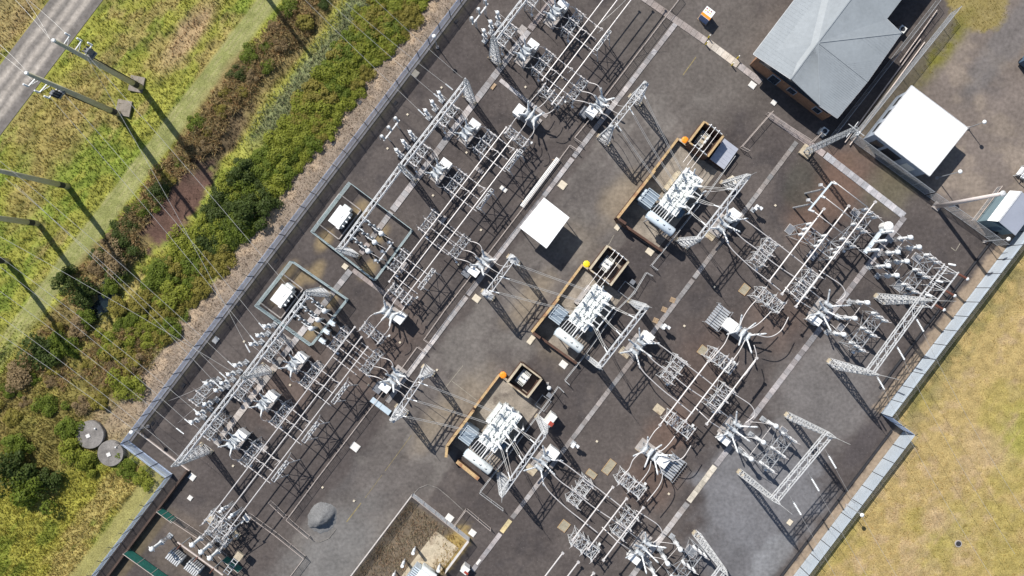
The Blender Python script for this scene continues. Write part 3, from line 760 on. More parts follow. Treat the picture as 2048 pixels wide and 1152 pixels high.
mesh_fence('pale pipe rail mesh fence running down from the top path to the first feeder breaker', [(1366, -12), (1211, 191)], R)
mesh_fence('short rail fence between the first feeder breaker and the trench gate', [(1183, 234), (1149, 275), (1163, 285)], R)
mesh_fence('long rail mesh fence passing the white pipe bundle and the canopy', [(1156, 300), (1140, 290), (1058, 400), (970, 515)], R)
mesh_fence('rail mesh fence below the middle feeder breaker ending in a hook', [(942, 552), (888, 622), (847, 680), (860, 689)], R)
mesh_fence('short rail mesh fence above the lower feeder breaker', [(848, 704), (834, 694), (798, 744)], R)
mesh_fence('long rail mesh fence along the lower drive with its corner near the dust heap', [(767, 783), (629, 964), (572, 1041), (615, 1077)], R)
mesh_fence('rail fence along the bottom of the lower left bays', [(537, 1006), (568, 1036)], R)
mesh_fence('rail fence at the bottom beside the dust heap', [(494, 1031), (549, 1071), (607, 1118), (575, 1160)], R)
mesh_fence('grey rail mesh fence beside the lean-to and upper transformer', [(1471, 312), (1409, 398), (1355, 467), (1304, 531), (1316, 540)], R, 'galv_lt')
mesh_fence('grey rail mesh fence beside the middle transformer', [(1306, 552), (1294, 545), (1269, 587), (1234, 621), (1175, 705), (1130, 762), (1139, 770)], R, 'galv_lt')
mesh_fence('grey rail mesh fence beside the lower transformer with a long corner leg', [(1128, 785), (1117, 774), (1097, 803), (1009, 921), (959, 987), (1006, 1022)], R, 'galv_lt')
mesh_fence('pale rail fence by the control building corner above the wide trench', [(1537, 225), (1628, 283), (1648, 262)], R)
mesh_fence('short double rail fence left of the wide trench', [(1547, 222), (1485, 293), (1500, 301)], R)
mesh_fence('tall mesh fence around the weedy compound at the bottom', [(695, 1162), (823, 993), (938, 1084), (890, 1148)], 1.9, 'rail', 'galv_lt', .16, .03)
mesh_fence('small rail enclosure attached to the weedy compound', [(908, 1054), (932, 1021), (981, 1062)], R)
mesh_fence('tall chain fence beside the control building with a double top rail', [(1890, -10), (1664, 280)], 2.3, 'galv', 'chain', .3, .02)
mesh_fence('grey chain fence between the white shed and the yard', [(1924, 12), (1716, 271), (1870, 384)], 2.6, 'galv', 'galv', .2, .02)
mesh_fence('chain fence from the pale pole to the right perimeter', [(1874, 387), (1946, 437), (2018, 489)], 2.6, 'galv', 'galv', .25, .016)
mesh_fence('rusty topped rail left of the small gabled shed', [(2005, 372), (1953, 440)], 1.2, 'rail', 'galv', .2, .02)
mesh_fence('upper teal mesh enclosure around the white earthing transformer', [(697, 364), (823, 459), (747, 561), (621, 463), (697, 364)], 1.9, 'teal', 'teal', .12, .018, 3.0, .04)
mesh_fence('lower teal mesh enclosure around the white earthing transformer', [(580, 522), (692, 599), (619, 692), (509, 612), (580, 522)], 1.9, 'teal', 'teal', .12, .018, 3.0, .04)
# green screens of the bottom left bank
def screen(label, p, q, z0, z1):
    P, Q = G(*p, z1), G(*q, z1); t = thing('screen_fence', label, 'fence', P); d = Q - P; ang = math.atan2(d.y, d.x); n = 3
    for i in range(n):
        c = P + d * ((i + .5) / n); mb = MB(); mb.box((c.x, c.y, (z0 + z1) / 2), (d.length / n - .06, .04, z1 - z0), ang); wb(mb, 'screen_panel', 'green', t)
    for i in range(n + 1):
        c = P + d * (i / n); mb = MB(); mb.tube((c.x, c.y, 0), (c.x, c.y, z1 + .05), .045); wb(mb, 'post', 'rail', t)
    mb = MB(); mb.tube((P.x, P.y, z1 + .03), (Q.x, Q.y, z1 + .03), .04); wb(mb, 'rail', 'rail', t)
screen('upper green mesh screen standing off the meadow fence', (313, 1024), (343, 1046), .2, 2.0)
screen('lower green mesh screen beside the capacitor bank', (246, 1108), (330, 1168), .2, 2.1)
screen('green mesh screen at the right end of the capacitor bank', (444, 1121), (476, 1146), .2, 2.0)
mesh_fence('pale rail mesh fence between the two upper green screens', [(340, 1041), (396, 1078), (446, 1122)], 1.9, 'rail', 'chain', .25, .014)

# ---------------------------------------------------------------- buildings
def poly_solid(mb, top, drop):
    """roof facet with thickness; top: list of Vectors"""
    n = len(top); lo = [p - UP * drop for p in top]
    mb.add(list(top) + lo, [tuple(range(n)), tuple(range(2 * n - 1, n - 1, -1))] + [(i, n + i, n + (i + 1) % n, (i + 1) % n) for i in range(n)])
def ridgecap(mb, p, q, w=.22):
    mb.bar(p + UP * .04, q + UP * .04, w, .05)
def control_building():
    zA, zG, zE = 6.3, 6.0, 4.75
    A = W(1636, 85, zA); Gp = W(1582, 158, zG); Q = W(1675, 236, zE); Wp = W(1735, 163, zE); V = W(1803, 66, zE)
    Kp = W(1639, 211, 5.2); Ln = W(1507, 108, zE)
    up = AX * 22.0
    t = thing('control_building', 'grey hipped roof control building with brown brick walls at the top', 'building', G(1640, 110))
    Lt = Ln + up; Rt = A + up; Nn = W(1774, 38, 5.15)
    mb = MB(); poly_solid(mb, [Ln, Gp, A, Rt, Lt], .12); f1 = wb(mb, 'roof', 'roof', t)
    mb = MB(); poly_solid(mb, [Gp, Kp, A], .12); wb(mb, 'hip_facet', 'roof', t)
    mb = MB(); poly_solid(mb, [Kp, Q, Wp, A], .12); wb(mb, 'hip_facet', 'roof', t)
    mb = MB(); poly_solid(mb, [A, Wp, V], .12); wb(mb, 'hip_facet', 'roof', t)
    mb = MB(); poly_solid(mb, [A, V, Nn, Nn + up, Rt], .12); wb(mb, 'roof', 'roof', t)
    # standing ribs of the sheeting
    def ribs(name, quad, dirv, sp, n):
        mb = MB()
        for p, q in quad(n): mb.bar(p + UP * .02, q + UP * .02, .05, .035)
        wb(mb, name, 'roof', t)
    mb = MB()
    for i in range(1, 34):
        o_ = AX * (i * .55); a_, b_ = Ln + o_, Gp + o_
        if i < 12: pass
        mb.bar(a_ + UP * .006, a_ + (b_ - a_) * .985 + UP * .006, .03, .016)
    wb(mb, 'roof_rib', 'roof', t)
    mb = MB()
    for i in range(1, 22):
        s = i / 22
        p = Q + (Wp - Q) * s; e = Kp + (A - Kp) * s
        mb.bar(p + UP * .006, e + UP * .006, .03, .016)
        p = Wp + (V - Wp) * s; e = A + (Wp - A) * (1 - s) if s < .5 else A + (V - A) * s
        mb.bar(p + UP * .006, Wp + (A - Wp) * s * .97 + UP * .006 if s < .5 else A + (V - A) * s + UP * .006, .03, .014)
        p = Gp + (Kp - Gp) * s; mb.bar(p + UP * .02, A + UP * .02 + (Kp - A) * s * .02, .03, .02)
    wb(mb, 'roof_rib', 'roof', t)
    mb = MB()
    for p, q in ((A, Rt), (A, Gp), (A, Kp), (A, Wp), (A, V)): ridgecap(mb, p, q, .16)
    wb(mb, 'ridge_cap', 'roof', t)
    mb = MB()
    for p, q in ((Ln, Gp), (Kp, Q), (Q, Wp), (Wp, V), (Ln, Lt), (V, Nn)): mb.bar(p - UP * .1 , q - UP * .1, .14, .12)
    wb(mb, 'gutter', 'galv_lt', t)
    # walls
    ins = .55
    l0, l1 = Ln + BX * .9 + AX * ins, Lt + BX * .9
    q0 = Q - BX * ins + AX * ins; v0 = V - BX * ins
    foot = [l0, q0, v0 - AX * .5, Nn - BX * 1.0, Nn - BX * 1.0 + up, l1]
    mb = MB(); mb.prism([(p.x, p.y) for p in foot], 0, 4.5); wb(mb, 'wall', 'brick', t)
    s0 = l0 - AX * .02; s1 = q0 - AX * .02; mb = MB(); mm = (s0 + s1) / 2; mb.box((mm.x, mm.y, 3.55), ((s1 - s0).length - 1.2, .06, 1.5), PH); wb(mb, 'window_and_eave_shade', 'glass', t)  # dark strip stands for the blue windows and the painted eave shadow
    L = (q0 - l0); Ld = L.length; dd = L.normalized()
    for k, (s, w) in enumerate(((.30, 1.6), (.52, 1.4), (.86, 1.3))):
        c = l0 + dd * (Ld * s) - AX * .03; mb = MB(); mb.box((c.x, c.y, 1.75 if k else 1.2), (w, .1, 1.5 if k else 2.3), PH); fr = wb(mb, 'window_frame' if k else 'door_frame', 'wall', t)
        mb = MB(); c2 = c - AX * .05; mb.box((c2.x, c2.y, 1.75 if k else 1.2), (w - .2, .04, 1.3 if k else 2.1), PH)
        g = mb.build('pane', M['glass'], fr)
    for k, s in enumerate((.2, .5, .8)):
        c = v0 + (q0 - v0) * s * .2; 
    # air conditioner units by the wall
    return t
control_building()
def ac(label, u, v, z=1.2):
    t = thing('air_conditioner', label, 'air conditioner', G(u, v, z), PH); mb = MB(); mb.box((0, 0, .65), (1.0, .95, 1.1)); mb.build('case', M['wallw'], t)
    mb = MB(); mb.tube((0, 0, 1.2), (0, 0, 1.24), .36, n=14); mb.build('fan_grille', M['dark'], t); mb = MB(); mb.box((0, 0, .06), (1.2, 1.1, .1)); mb.build('base', M['conc'], t)
ac('pale air conditioner box against the right wall of the control building', 1806, 58)
ac('pale box unit at the end of the control building shade', 1650, 262)
def seams(c, t):
    mb = MB()
    for k in range(1, 9): s = k / 9; a = c[0] + (c[3] - c[0]) * s; b = c[1] + (c[2] - c[1]) * s; mb.bar(a + UP * .012, b + UP * .012, .05, .035)
    wb(mb, 'roof_rib', 'roofw', t)
def white_shed():
    t = thing('shed', 'flat white roofed shed beside the chain fence at upper right', 'shed', G(1843, 262, 3), 0)
    c = [W(1823, 171, 4.1), W(1936, 256, 4.1), W(1859, 352, 4.1), W(1748, 267, 4.1)]
    mb = MB(); poly_solid(mb, c, .16); rf = wb(mb, 'roof', 'roofw', t)
    mb = MB()
    for i in range(4): mb.bar(c[i] - UP * .05, c[(i + 1) % 4] - UP * .05, .12, .16)
    g = wb(mb, 'gutter', 'galv_lt', t)
    seams(c, t)
    cen = sum(c, Vector()) / 4; f = [cen + (p - cen) * .93 for p in c]
    mb = MB(); mb.prism([(p.x, p.y) for p in f][::-1], 0, 3.9); wb(mb, 'wall', 'wall', t)
    a, b = f[3], f[2]; d = b - a
    for k, (s, w, m) in enumerate(((.18, 1.5, 'glass'), (.45, 2.6, 'dark'), (.78, 1.6, 'wallw'))):
        p = a + d * s - AX * .04; mb = MB(); mb.box((p.x, p.y, 1.4), (w, .06, 2.2), PH); wb(mb, ('window', 'roller_door', 'door')[k], m, t)
    a, b = f[3], f[0]; d = b - a
    for k in range(3):
        p = a + d * (.2 + .3 * k) - BX * .04; mb = MB(); mb.box((p.x, p.y, 2.2), (.06, 1.6, 1.1), PH); wb(mb, 'window', 'glass', t)
white_shed()
def gable_shed():
    t = thing('shed', 'small gabled shed with lilac grey roof, its sunlit slope coloured white at the right edge', 'shed', G(2010, 425), 0)
    e0, e1 = W(1975, 441, 2.9), W(1975, 441, 2.9) + AX * 5.6
    r0, r1 = W(1997, 443, 4.0), W(1997, 443, 4.0) + AX * 5.6
    g0, g1 = W(2031, 471, 2.9), W(2031, 471, 2.9) + AX * 5.6
    mb = MB(); poly_solid(mb, [e0, r0, r1, e1], .1); wb(mb, 'roof', 'roofw', t)  # sunlit slope coloured white; the sunlight is put into the colour
    mb = MB(); poly_solid(mb, [r0, g0, g1, r1], .1); wb(mb, 'roof', 'roofl', t)
    mb = MB(); s = BX * .2 + AX * .25; s2 = -BX * .2 - AX * .25
    A, B = e0 + s, g0 - BX * .2 + AX * .25; Cc, D = g1 + s2, e1 + BX * .2 - AX * .25
    mb.prism([(p.x, p.y) for p in (A, B, Cc, D)], 0, 2.8); wb(mb, 'wall', 'tealw', t)
    mb = MB(); mb.bar(r0 + UP * .04, r1 + UP * .04, .25, .05); wb(mb, 'ridge_cap', 'galv_lt', t)
    mb = MB(); p = (A + B) / 2 - AX * .03; mb.box((p.x, p.y, 1.1), (1.2, .06, 2.0), PH); wb(mb, 'door', 'dkblue', t)
gable_shed()
def canopy():
    z = 4.3; c = [W(1088, 395, z), W(1139, 435, z), W(1093, 497, z), W(1039, 455, z)]
    t = thing('canopy', 'square white flat canopy on posts over the drive', 'canopy', G(1090, 446))
    mb = MB(); poly_solid(mb, c, .18); wb(mb, 'roof', 'roofw', t)
    seams(c, t)
    cen = sum(c, Vector()) / 4
    for p in c:
        q = cen + (p - cen) * .93; mb = MB(); mb.tube((q.x, q.y, 0), (q.x, q.y, z - .15), .07); wb(mb, 'post', 'galv', t)
    mb = MB(); f = [cen + (p - cen) * .93 for p in c]
    for i in range(4): mb.bar(f[i] - UP * .25, f[(i + 1) % 4] - UP * .25, .12, .12)
    wb(mb, 'frame', 'galv', t)
canopy()
def corner_van():
    t = thing('trailer', 'dark trailer end with a pale roof poking in at the right edge', 'trailer', G(2058, 120), PH)
    mb = MB(); mb.box((0, 0, 1.3), (2.4, 3.4, 1.7)); mb.build('body', M['dkblue'], t); mb = MB(); mb.box((0, 0, 2.2), (2.5, 3.5, .1)); mb.build('roof', M['consv'], t)
    for s in (-1, 1):
        mb = MB(); mb.tube((s * 1.1 - .12, -1.0, .35), (s * 1.1 + .12, -1.0, .35), .35, n=12); mb.build('wheel', M['dark'], t)
corner_van()
def frame_rack():
    t = thing('steel_rack', 'white steel rack with stacked gear at the right edge below the road', 'rack', G(2046, 352), PH)
    mb = MB()
    for x in (-1.2, 1.2):
        for y in (-.9, .9): mb.bar((x, y, 0), (x, y, 1.6), .1)
        mb.bar((x, -.9, 1.6), (x, .9, 1.6), .1)
    for y in (-.9, 0, .9): mb.bar((-1.2, y, 1.6), (1.2, y, 1.6), .1)
    mb.build('frame', M['galv_lt'], t)
    for k in range(3):
        mb = MB(); mb.tube((-1 + .8 * k, -.7, .5), (-1 + .8 * k, .7, .5), .28, n=10); mb.build('drum', M['porcw'], t)
frame_rack()
def cabinet():
    t = thing('equipment_cabinet', 'white and orange striped cabinet with a side coloured as blue-lit standing on the top drive', 'cabinet', G(1413, 31, 1), PH)
    mb = MB(); mb.box((0, 0, .95), (1.5, 1.5, 1.7)); mb.build('body', M['bluelit'], t)  # body coloured blue to stand for its blue-lit side
    mb = MB(); mb.box((0, 0, 1.83), (1.6, 1.6, .08)); tp = mb.build('top', M['white'], t)
    mb = MB(); mb.box((0, -.55, 1.885), (1.6, .42, .03)); mb.build('band', M['orange'], t)
    for i in range(6):
        mb = MB(); mb.box((-.55 + .4 * (i % 3), .12 + .35 * (i // 3), 1.90), (.2, .14, .05)); mb.build('marker', M['red' if i % 2 else 'yellow'], t)
    mb = MB(); mb.box((0, 0, .05), (1.7, 1.7, .1)); mb.build('base', M['timber'], t)
cabinet()
for u, v, l in ((1416, 76, 'yellow bollard at the upper edge of the pale crossing, left end'), (1411, 89, 'yellow bollard at the lower edge of the pale crossing, left end'),
                (1474, 117, 'yellow bollard at the upper edge of the pale crossing, right end'), (1463, 131, 'yellow bollard at the lower edge of the pale crossing, right end')):
    t = thing('bollard', l, 'bollard', G(u, v)); mb = MB(); mb.tube((0, 0, 0), (0, 0, 1.15), .09, n=10); mb.build('post', M['yellow'], t)
    mb = MB(); mb.lathe((0, 0, 1.15), (0, 0, 1.25), [(0, .1), (.6, .09), (1, .03)], 10); mb.build('cap', M['white'], t)
# painted edge marks
def mark(p, q, w, m): 
    P, Q = G(*p), G(*q); d = Q - P; mb = MB(); mb.box(((P.x + Q.x) / 2, (P.y + Q.y) / 2, .006), (d.length, w, .008), math.atan2(d.y, d.x)); kind(mb.build('road_marking', m), 'structure')
ymat = mat('worn_yellow_line', (.25, .20, .09), .9, 0, .35, 1.5, fine=.4)
wmat = mat('worn_pale_line', (.27, .245, .2), .9, 0, .3, 1.5, fine=.4)
mark((1392, 114), (1366, 150), .12, ymat); mark((823, 870), (770, 942), .06, ymat); mark((722, 1006), (693, 1044), .14, ymat); mark((764, 950), (730, 996), .05, ymat)
mark((926, 731), (888, 779), .1, wmat); mark((904, 762), (953, 800), .1, wmat); mark((1208, 506), (1228, 470), .1, wmat); mark((1902, 495), (1911, 502), .12, wmat); mark((1911, 502), (1920, 487), .12, wmat)

# concrete tank lids in the scrub
for (u, v, r, l) in ((184, 868, 2.15, 'upper round concrete tank lid in the scrub by the fence corner'), (225, 905, 2.0, 'lower round concrete tank lid touching the fence track')):
    t = thing('water_tank', l, 'tank', G(u, v)); mb = MB(); mb.lathe((0, 0, -.3), (0, 0, .62), [(0, r), (.9, r), (.96, r * .98), (1, r * .3)], 32); mb.build('lid', M['tankc'], t)
    mb = MB(); mb.box((-.2, -.15, .66), (.6, .55, .12), .4); mb.build('hatch', M['pale'], t); mb = MB(); mb.tube((.9, 1.0, .5), (.9, 1.0, .85), .12); mb.build('vent', M['white'], t)

# ---------------------------------------------------------------- poles, masts, lamps
ang0 = math.atan2(1, -1)
def power_pole(u, v, label, arms=True, pad=None, flip=1):
    b = G(u, v); t = thing('power_pole', label, 'power pole', b)
    mb = MB(); mb.tube((0, 0, 0), (0, 0, 20), .47, .25, 12); mb.build('shaft', M['pole'], t, True)
    mb = MB(); mb.lathe((0, 0, 19.95), (0, 0, 20.15), [(0, .27), (1, .2)], 12); mb.build('cap', M['porcw'], t)
    mb = MB(); mb.tube((0, 0, 1.2), (0, 0, 2.4), .47, .46, 12); mb.build('band', M['dark'], t)
    if arms:
        d = Vector((.62, .78, 0)) * flip
        for z, L in ((18.2, 1.5), (16.0, 1.7), (14.0, 1.9)):
            mb = MB(); mb.bar((0, 0, z), d * L + UP * (z + .15), .13); mb.bar((0, 0, z - .8), d * L * .8 + UP * z, .07); am = mb.build('crossarm', M['galv_lt'], t)
            mb = MB(); insul(mb, d * L + UP * (z + .15), d * L + UP * (z + 1.1), .13); mb.build('insulator', M['porcw'], am)
        mb = MB(); mb.box((d.x * .7, d.y * .7, 13.0), (1.3, .8, .3), .9); mb.box((d.x * 1.0, d.y * 1.0, 13.8), (.7, .4, 1.2), .9); mb.build('cable_platform', M['plate'], t)
        for k in range(3):
            q = d * (.55 + .4 * k) + Vector((-d.y, d.x, 0)) * .25; mb = MB(); insul(mb, q + UP * 13.1, q + UP * 14.6, .12); mb.build('cable_termination', M['dark'], t)
        mb = MB(); mb.path([(d.x * .5, d.y * .5, 13.0), (d.x * .45, d.y * .45, 9), (d.x * .42, d.y * .42, 0)], .09); mb.build('cable_riser', M['dark'], t)
    else:
        d = Vector((.2, .98, 0))
        for sgn in (1, -1):
            for z in (18.0, 16.2, 14.4):
                mb = MB(); mb.path(bez((0, 0, z), d * sgn * 1.0 + UP * (z - .1), d * sgn * 1.7 + UP * (z + 1.0), 6), .05); am = mb.build('insulator_arm', M['galv_lt'], t)
                mb = MB(); insul(mb, d * sgn * 1.7 + UP * (z + 1.0), d * sgn * 1.7 + UP * (z + .1), .12); mb.build('insulator', M['porcw'], am)
    if pad:
        mb = MB(); mb.box((pad[0], pad[1], .05), (2.2, 2.4, .3), -.2); mb.build('footing', M['bund'], t)
power_pole(282, 175, 'tall concrete pole with cable terminations nearest the mown strip top', True, (-.6, .5), 1)
power_pole(238, 228, 'tall concrete pole with cable terminations and a square footing', True, (.8, .9), -1)
power_pole(136, 373, 'leaning looking concrete pole with curved insulator arms at the left', False)
power_pole(76, 447, 'concrete pole at the left edge, above the lowest one', False)
power_pole(16, 522, 'concrete pole base lowest on the left edge', False)
power_pole(470, -92, 'concrete pole beyond the top edge casting a long shadow over the reeds', False)
def tall_pole():
    t = thing('steel_pole', 'pale pinkish steel pole beside the chain fence at right', 'pole', G(1872, 413))
    mb = MB(); mb.tube((0, 0, 0), (0, 0, 14.2), .36, .24, 14); mb.build('shaft', M['polew'], t, True)
    mb = MB(); mb.lathe((0, 0, 14.2), (0, 0, 14.5), [(0, .3), (.5, .42), (1, .2)], 12); mb.build('head', M['galv_lt'], t)
    mb = MB(); mb.box((0, 0, .15), (1.1, 1.1, .3), PH); mb.build('footing', M['conc'], t)
    mb = MB(); mb.tube((.1, -.4, 3), (.1, -.4, 4.2), .1); mb.build('junction_box', M['white'], t)
tall_pole()
def lamp(u, v, h, label):
    t = thing('street_lamp', label, 'lamp post', G(u, v)); mb = MB(); mb.tube((0, 0, 0), (0, 0, h), .08, .05, 8); mb.build('pole', M['galv'], t)
    mb = MB(); mb.lathe((0, 0, h), (0, 0, h + .35), [(0, .12), (.3, .3), (.7, .32), (1, .12)], 12); mb.build('lamp_head', M['white'], t, True)
    mb = MB(); mb.box((0, 0, .12), (.45, .45, .24)); mb.build('base', M['conc'], t)
lamp(875, 95, 4.5, 'round headed lamp post just inside the left fence near the top')
lamp(297, 852, 4.5, 'round headed lamp post beside the fence corner at lower left')
lamp(1095, 767, 4.5, 'round headed lamp post beside the lower earthing pit')
lamp(1968, 483, 5.0, 'round headed lamp post near the right corner of the yard')
lamp(1935, 256, 3.6, 'white headed lamp post at the right corner of the white shed')
lamp(1872, 356, 5.5, 'slim lamp post below the white shed roof corner')
lamp(1693, 1010, 4.5, 'lamp post on the lower right fence line')
def comms_mast():
    b = G(1611, 304); t = thing('lattice_mast', 'narrow lattice radio mast leaning out over the wide trench', 'mast', b)
    mb = MB(); mb.box((b.x, b.y, .25), (1.7, 1.7, .5), PH); wb(mb, 'footing', 'buff', t)
    mb = MB(); lattice(mb, b, b + UP * 15.5, BX, AX, .8, .8, .45, .45, 22, .07, .045, True); wb(mb, 'tower', 'galv', t)
    for z, d in ((15.2, BX), (14.2, AX)):
        mb = MB(); c = b + UP * z; mb.tube(c - d * 1.1, c + d * 1.5, .05); wb(mb, 'antenna_boom', 'galv_lt', t)
    mb = MB(); c = b + UP * 14.6 + BX * .5; mb.lathe(c, c + BX * .35, [(0, .12), (1, .42)], 14); wb(mb, 'dish', 'white', t)
comms_mast()

# bundle of pipes leaning on the rail
for i in range(4):
    off_ = BX * (.19 * i); p, q = G(1114, 314, .6) + off_, G(1041, 411, .6) + off_
    mb = MB(); mb.tube((p.x, p.y, .35 + .08 * (i % 2)), (q.x, q.y, .35 + .08 * (i % 2)), .075, n=8); o = mb.build('conduit_pipe', M['white'])
    tag(o, 'long white pipe lying in the bundle beside the rail fence', 'pipe', 'white pipes in the bundle beside the rail')
for k, (u, v) in enumerate(((1109, 322), (1047, 404))):
    t = thing('pipe_trestle', ('upper', 'lower')[k] + ' timber bearer under the white pipe bundle', 'bearer', G(u, v), PH); mb = MB(); mb.box((.25, 0, .12), (1.2, .15, .22)); mb.build('beam', M['timber'], t)
# step platform over the rail
def step():
    t = thing('step_platform', 'light blue step platform bridging the rail fence at the lower feeder', 'step platform', G(764, 810), PH)
    for x in (-.9, .9):
        mb = MB(); mb.box((x, 0, 1.0), (1.75, .85, .06)); mb.build('tread', M['tin'], t)
    for x in (-1.7, 0, 1.7):
        for y in (-.35, .35): mb = MB(); mb.bar((x, y, 0), (x, y, 1.0), .06); mb.build('leg', M['galv'], t)
step()
for (u, v, l) in ((1345, 600, 'upper timber pallet beside the long grey trench'), (1328, 619, 'middle timber pallet beside the long grey trench'), (1311, 641, 'lower timber pallet beside the long grey trench')):
    t = thing('pallet', l, 'pallet', G(u, v), PH + .25); 
    for i in range(5): mb = MB(); mb.box((0, -.32 + .16 * i, .13), (.8, .12, .03)); mb.build('board', M['timber'], t)
    for x in (-.33, 0, .33): mb = MB(); mb.box((x, 0, .06), (.09, .76, .1)); mb.build('bearer', M['timber'], t)
# ---------------------------------------------------------------- electrical equipment: prototypes (local x = down-right, y = up-right)
INS = {}
def ins_mesh(key, r, m, n=8):
    if key not in INS:
        mb = MB(); insul(mb, (0, 0, 0), (0, 0, 1), r, n); o = mb.build('insulator', M[m], None, True); COL.objects.unlink(o); INS[key] = o
    return INS[key]
def put_ins(key, r, m, parent, p, q, name='insulator'):
    p, q = Vector(p), Vector(q); d = q - p
    o = bpy.data.objects.new(name, ins_mesh(key, r, m).data); COL.objects.link(o); o.parent = parent
    o.location = p; o.rotation_mode = 'XYZ'; o.rotation_euler = d.to_track_quat('Z', 'Y').to_euler(); o.scale = (1, 1, d.length); return o
def make_disc(sp, hx, zf, hi, r, insm, fm, key, three=False, lat=False, blade='alu'):
    t = thing('disconnector', 'x', 'isolator switch'); Y = sp + .35
    mb = MB()
    for x in (-hx, hx):
        mb.bar((x, -Y, zf), (x, Y, zf), .11)
        if lat: mb.bar((x, -Y, zf - .8), (x, Y, zf - .8), .07)
    ys = [-sp, -sp / 2, 0, sp / 2, sp]
    for y in ys: mb.bar((-hx, y, zf), (hx, y, zf), .07)
    for y0, y1 in zip(ys[:-1], ys[1:]): mb.bar((-hx, y0, zf), (hx, y1, zf), .045); mb.bar((hx, y0, zf), (-hx, y1, zf), .045)
    for y in (-Y + .1, Y - .1) if not lat else (-Y + .1, -sp * .25, sp * .25, Y - .1):
        for x in (-hx, hx): mb.bar((x, y, 0), (x, y, zf), .1)
        mb.bar((-hx, y, .3), (hx, y, zf - .2), .05); mb.bar((hx, y, .3), (-hx, y, zf - .2), .05)
        if lat: mb.bar((-hx, y, zf * .5), (hx, y, zf * .5), .05)
    for x in (-hx, hx):
        mb.bar((x, -Y + .1, .3), (x, 0, zf - .2), .05); mb.bar((x, Y - .1, .3), (x, 0, zf - .2), .05)
    mb.bar((0, -Y, zf - .45), (0, Y, zf - .45), .06)
    mb.build('frame', M[fm], t)
    for y in (-sp, 0, sp):
        xs = (-hx, 0, hx) if three else (-hx, hx)
        for x in xs:
            put_ins(key, r, insm, t, (x, y, zf + .05), (x, y, zf + hi))
        mb = MB(); z = zf + hi + .05
        mb.tube((-hx - .25, y, z), (hx + .25, y, z), .06, n=6); mb.box((0, y, z + .02), (.3, .16, .16))
        for x in (-hx, hx): mb.box((x, y, z), (.22, .2, .14))
        mb.bar((-hx - .25, y, z), (-hx - .45, y + .15, z + .3), .05); mb.bar((hx + .25, y, z), (hx + .5, y + .1, z + .25), .05)
        mb.build('blade', M[blade], t)
    mb = MB(); mb.box((hx + .3, -Y - .1, 1.1), (.35, .25, .5)); mb.bar((hx + .1, -Y, 1.2), (hx + .1, -Y, zf), .05); mb.build('drive_box', M['porcw'], t)
    return t
def make_breaker(sp, bl, tilt, zt, cab, br, insm, key, plat=None, cabm='white', fan=1.7):
    t = thing('circuit_breaker', 'x', 'circuit breaker'); mb = MB()
    for x in (-.55, .55):
        for y in (-sp - .3, sp + .3): mb.bar((x, y, 0), (x, y, zt - .3), .12)
        mb.bar((x, -sp - .3, .2), (x, sp + .3, zt - .5), .06); mb.bar((x, sp + .3, .2), (x, -sp - .3, zt - .5), .06); mb.bar((x, -sp - .45, zt - .32), (x, sp + .45, zt - .32), .14)
    for y in (-sp - .3, sp + .3): mb.bar((-.55, y, .2), (.55, y, zt - .4), .06); mb.bar((-.55, y, zt - .32), (.55, y, zt - .32), .12)
    mb.build('support_frame', M['galv'], t)
    for y in (-sp, 0, sp):
        mb = MB(); mb.lathe((-.75, y, zt), (.75, y, zt), [(0, .16), (.06, .32), (.3, .34), (.5, .36), (.7, .34), (.94, .32), (1, .16)], 10); tk = mb.build('tank', M['brtank'], t, True)
        for s in (-1, 1):
            p = Vector((s * .4, y * 1.05, zt + .25)); d = Vector((s * math.sin(tilt), (y / sp) * .42 * fan / 1.7, math.cos(tilt))).normalized()
            q = p + d * bl; o = put_ins(key, br, insm, t, p, q, 'bushing')
            mb = MB()
            mb.lathe(q - d * .02, q + d * .35, [(0, br * 1.1), (.4, br * .8), (1, .05)], 7); mb.lathe(p - d * .2, p + d * .05, [(0, br * 1.5), (1, br * 1.5)], 8) if False else None; mb.build('terminal', M['porc'], t, True)
    cx, cy, sx, sy, sz, z0 = cab
    mb = MB(); mb.box((cx, cy, z0 + sz / 2), (sx, sy, sz)); cb = mb.build('control_cabinet', M[cabm], t)
    mb = MB(); mb.box((cx, cy, z0 + sz + .03), (sx + .1, sy + .1, .06)); mb.build('lid', M['white'], cb)
    mb = MB(); [mb.bar((cx + a * sx * .4, cy + b * sy * .4, 0), (cx + a * sx * .4, cy + b * sy * .4, z0), .1) for a in (-1, 1) for b in (-1, 1)]; mb.build('cabinet_leg', M['galv'], t)
    mb = MB(); mb.box((0, 0, .08), (2.0, 2 * sp + 1.5, .16)); mb.build('footing', M['conc'], t)
    if plat:
        px, py, w, l = plat; mb = MB()
        for i in range(9): mb.box((px - w / 2 + w * (i + .5) / 9, py, 1.3), (w / 9 * .72, l, .05))
        mb.bar((px - w / 2, py - l / 2, 2.3), (px + w / 2, py - l / 2, 2.3), .05); mb.bar((px - w / 2, py + l / 2, 2.3), (px + w / 2, py + l / 2, 2.3), .05); mb.bar((px - w / 2, py - l / 2, 2.3), (px - w / 2, py + l / 2, 2.3), .05)
        for a in (-1, 1):
            for b in (-1, 1): mb.bar((px + a * w / 2, py + b * l / 2, 0), (px + a * w / 2, py + b * l / 2, 2.3), .07)
        mb.build('platform', M['galv'], t)
    return t
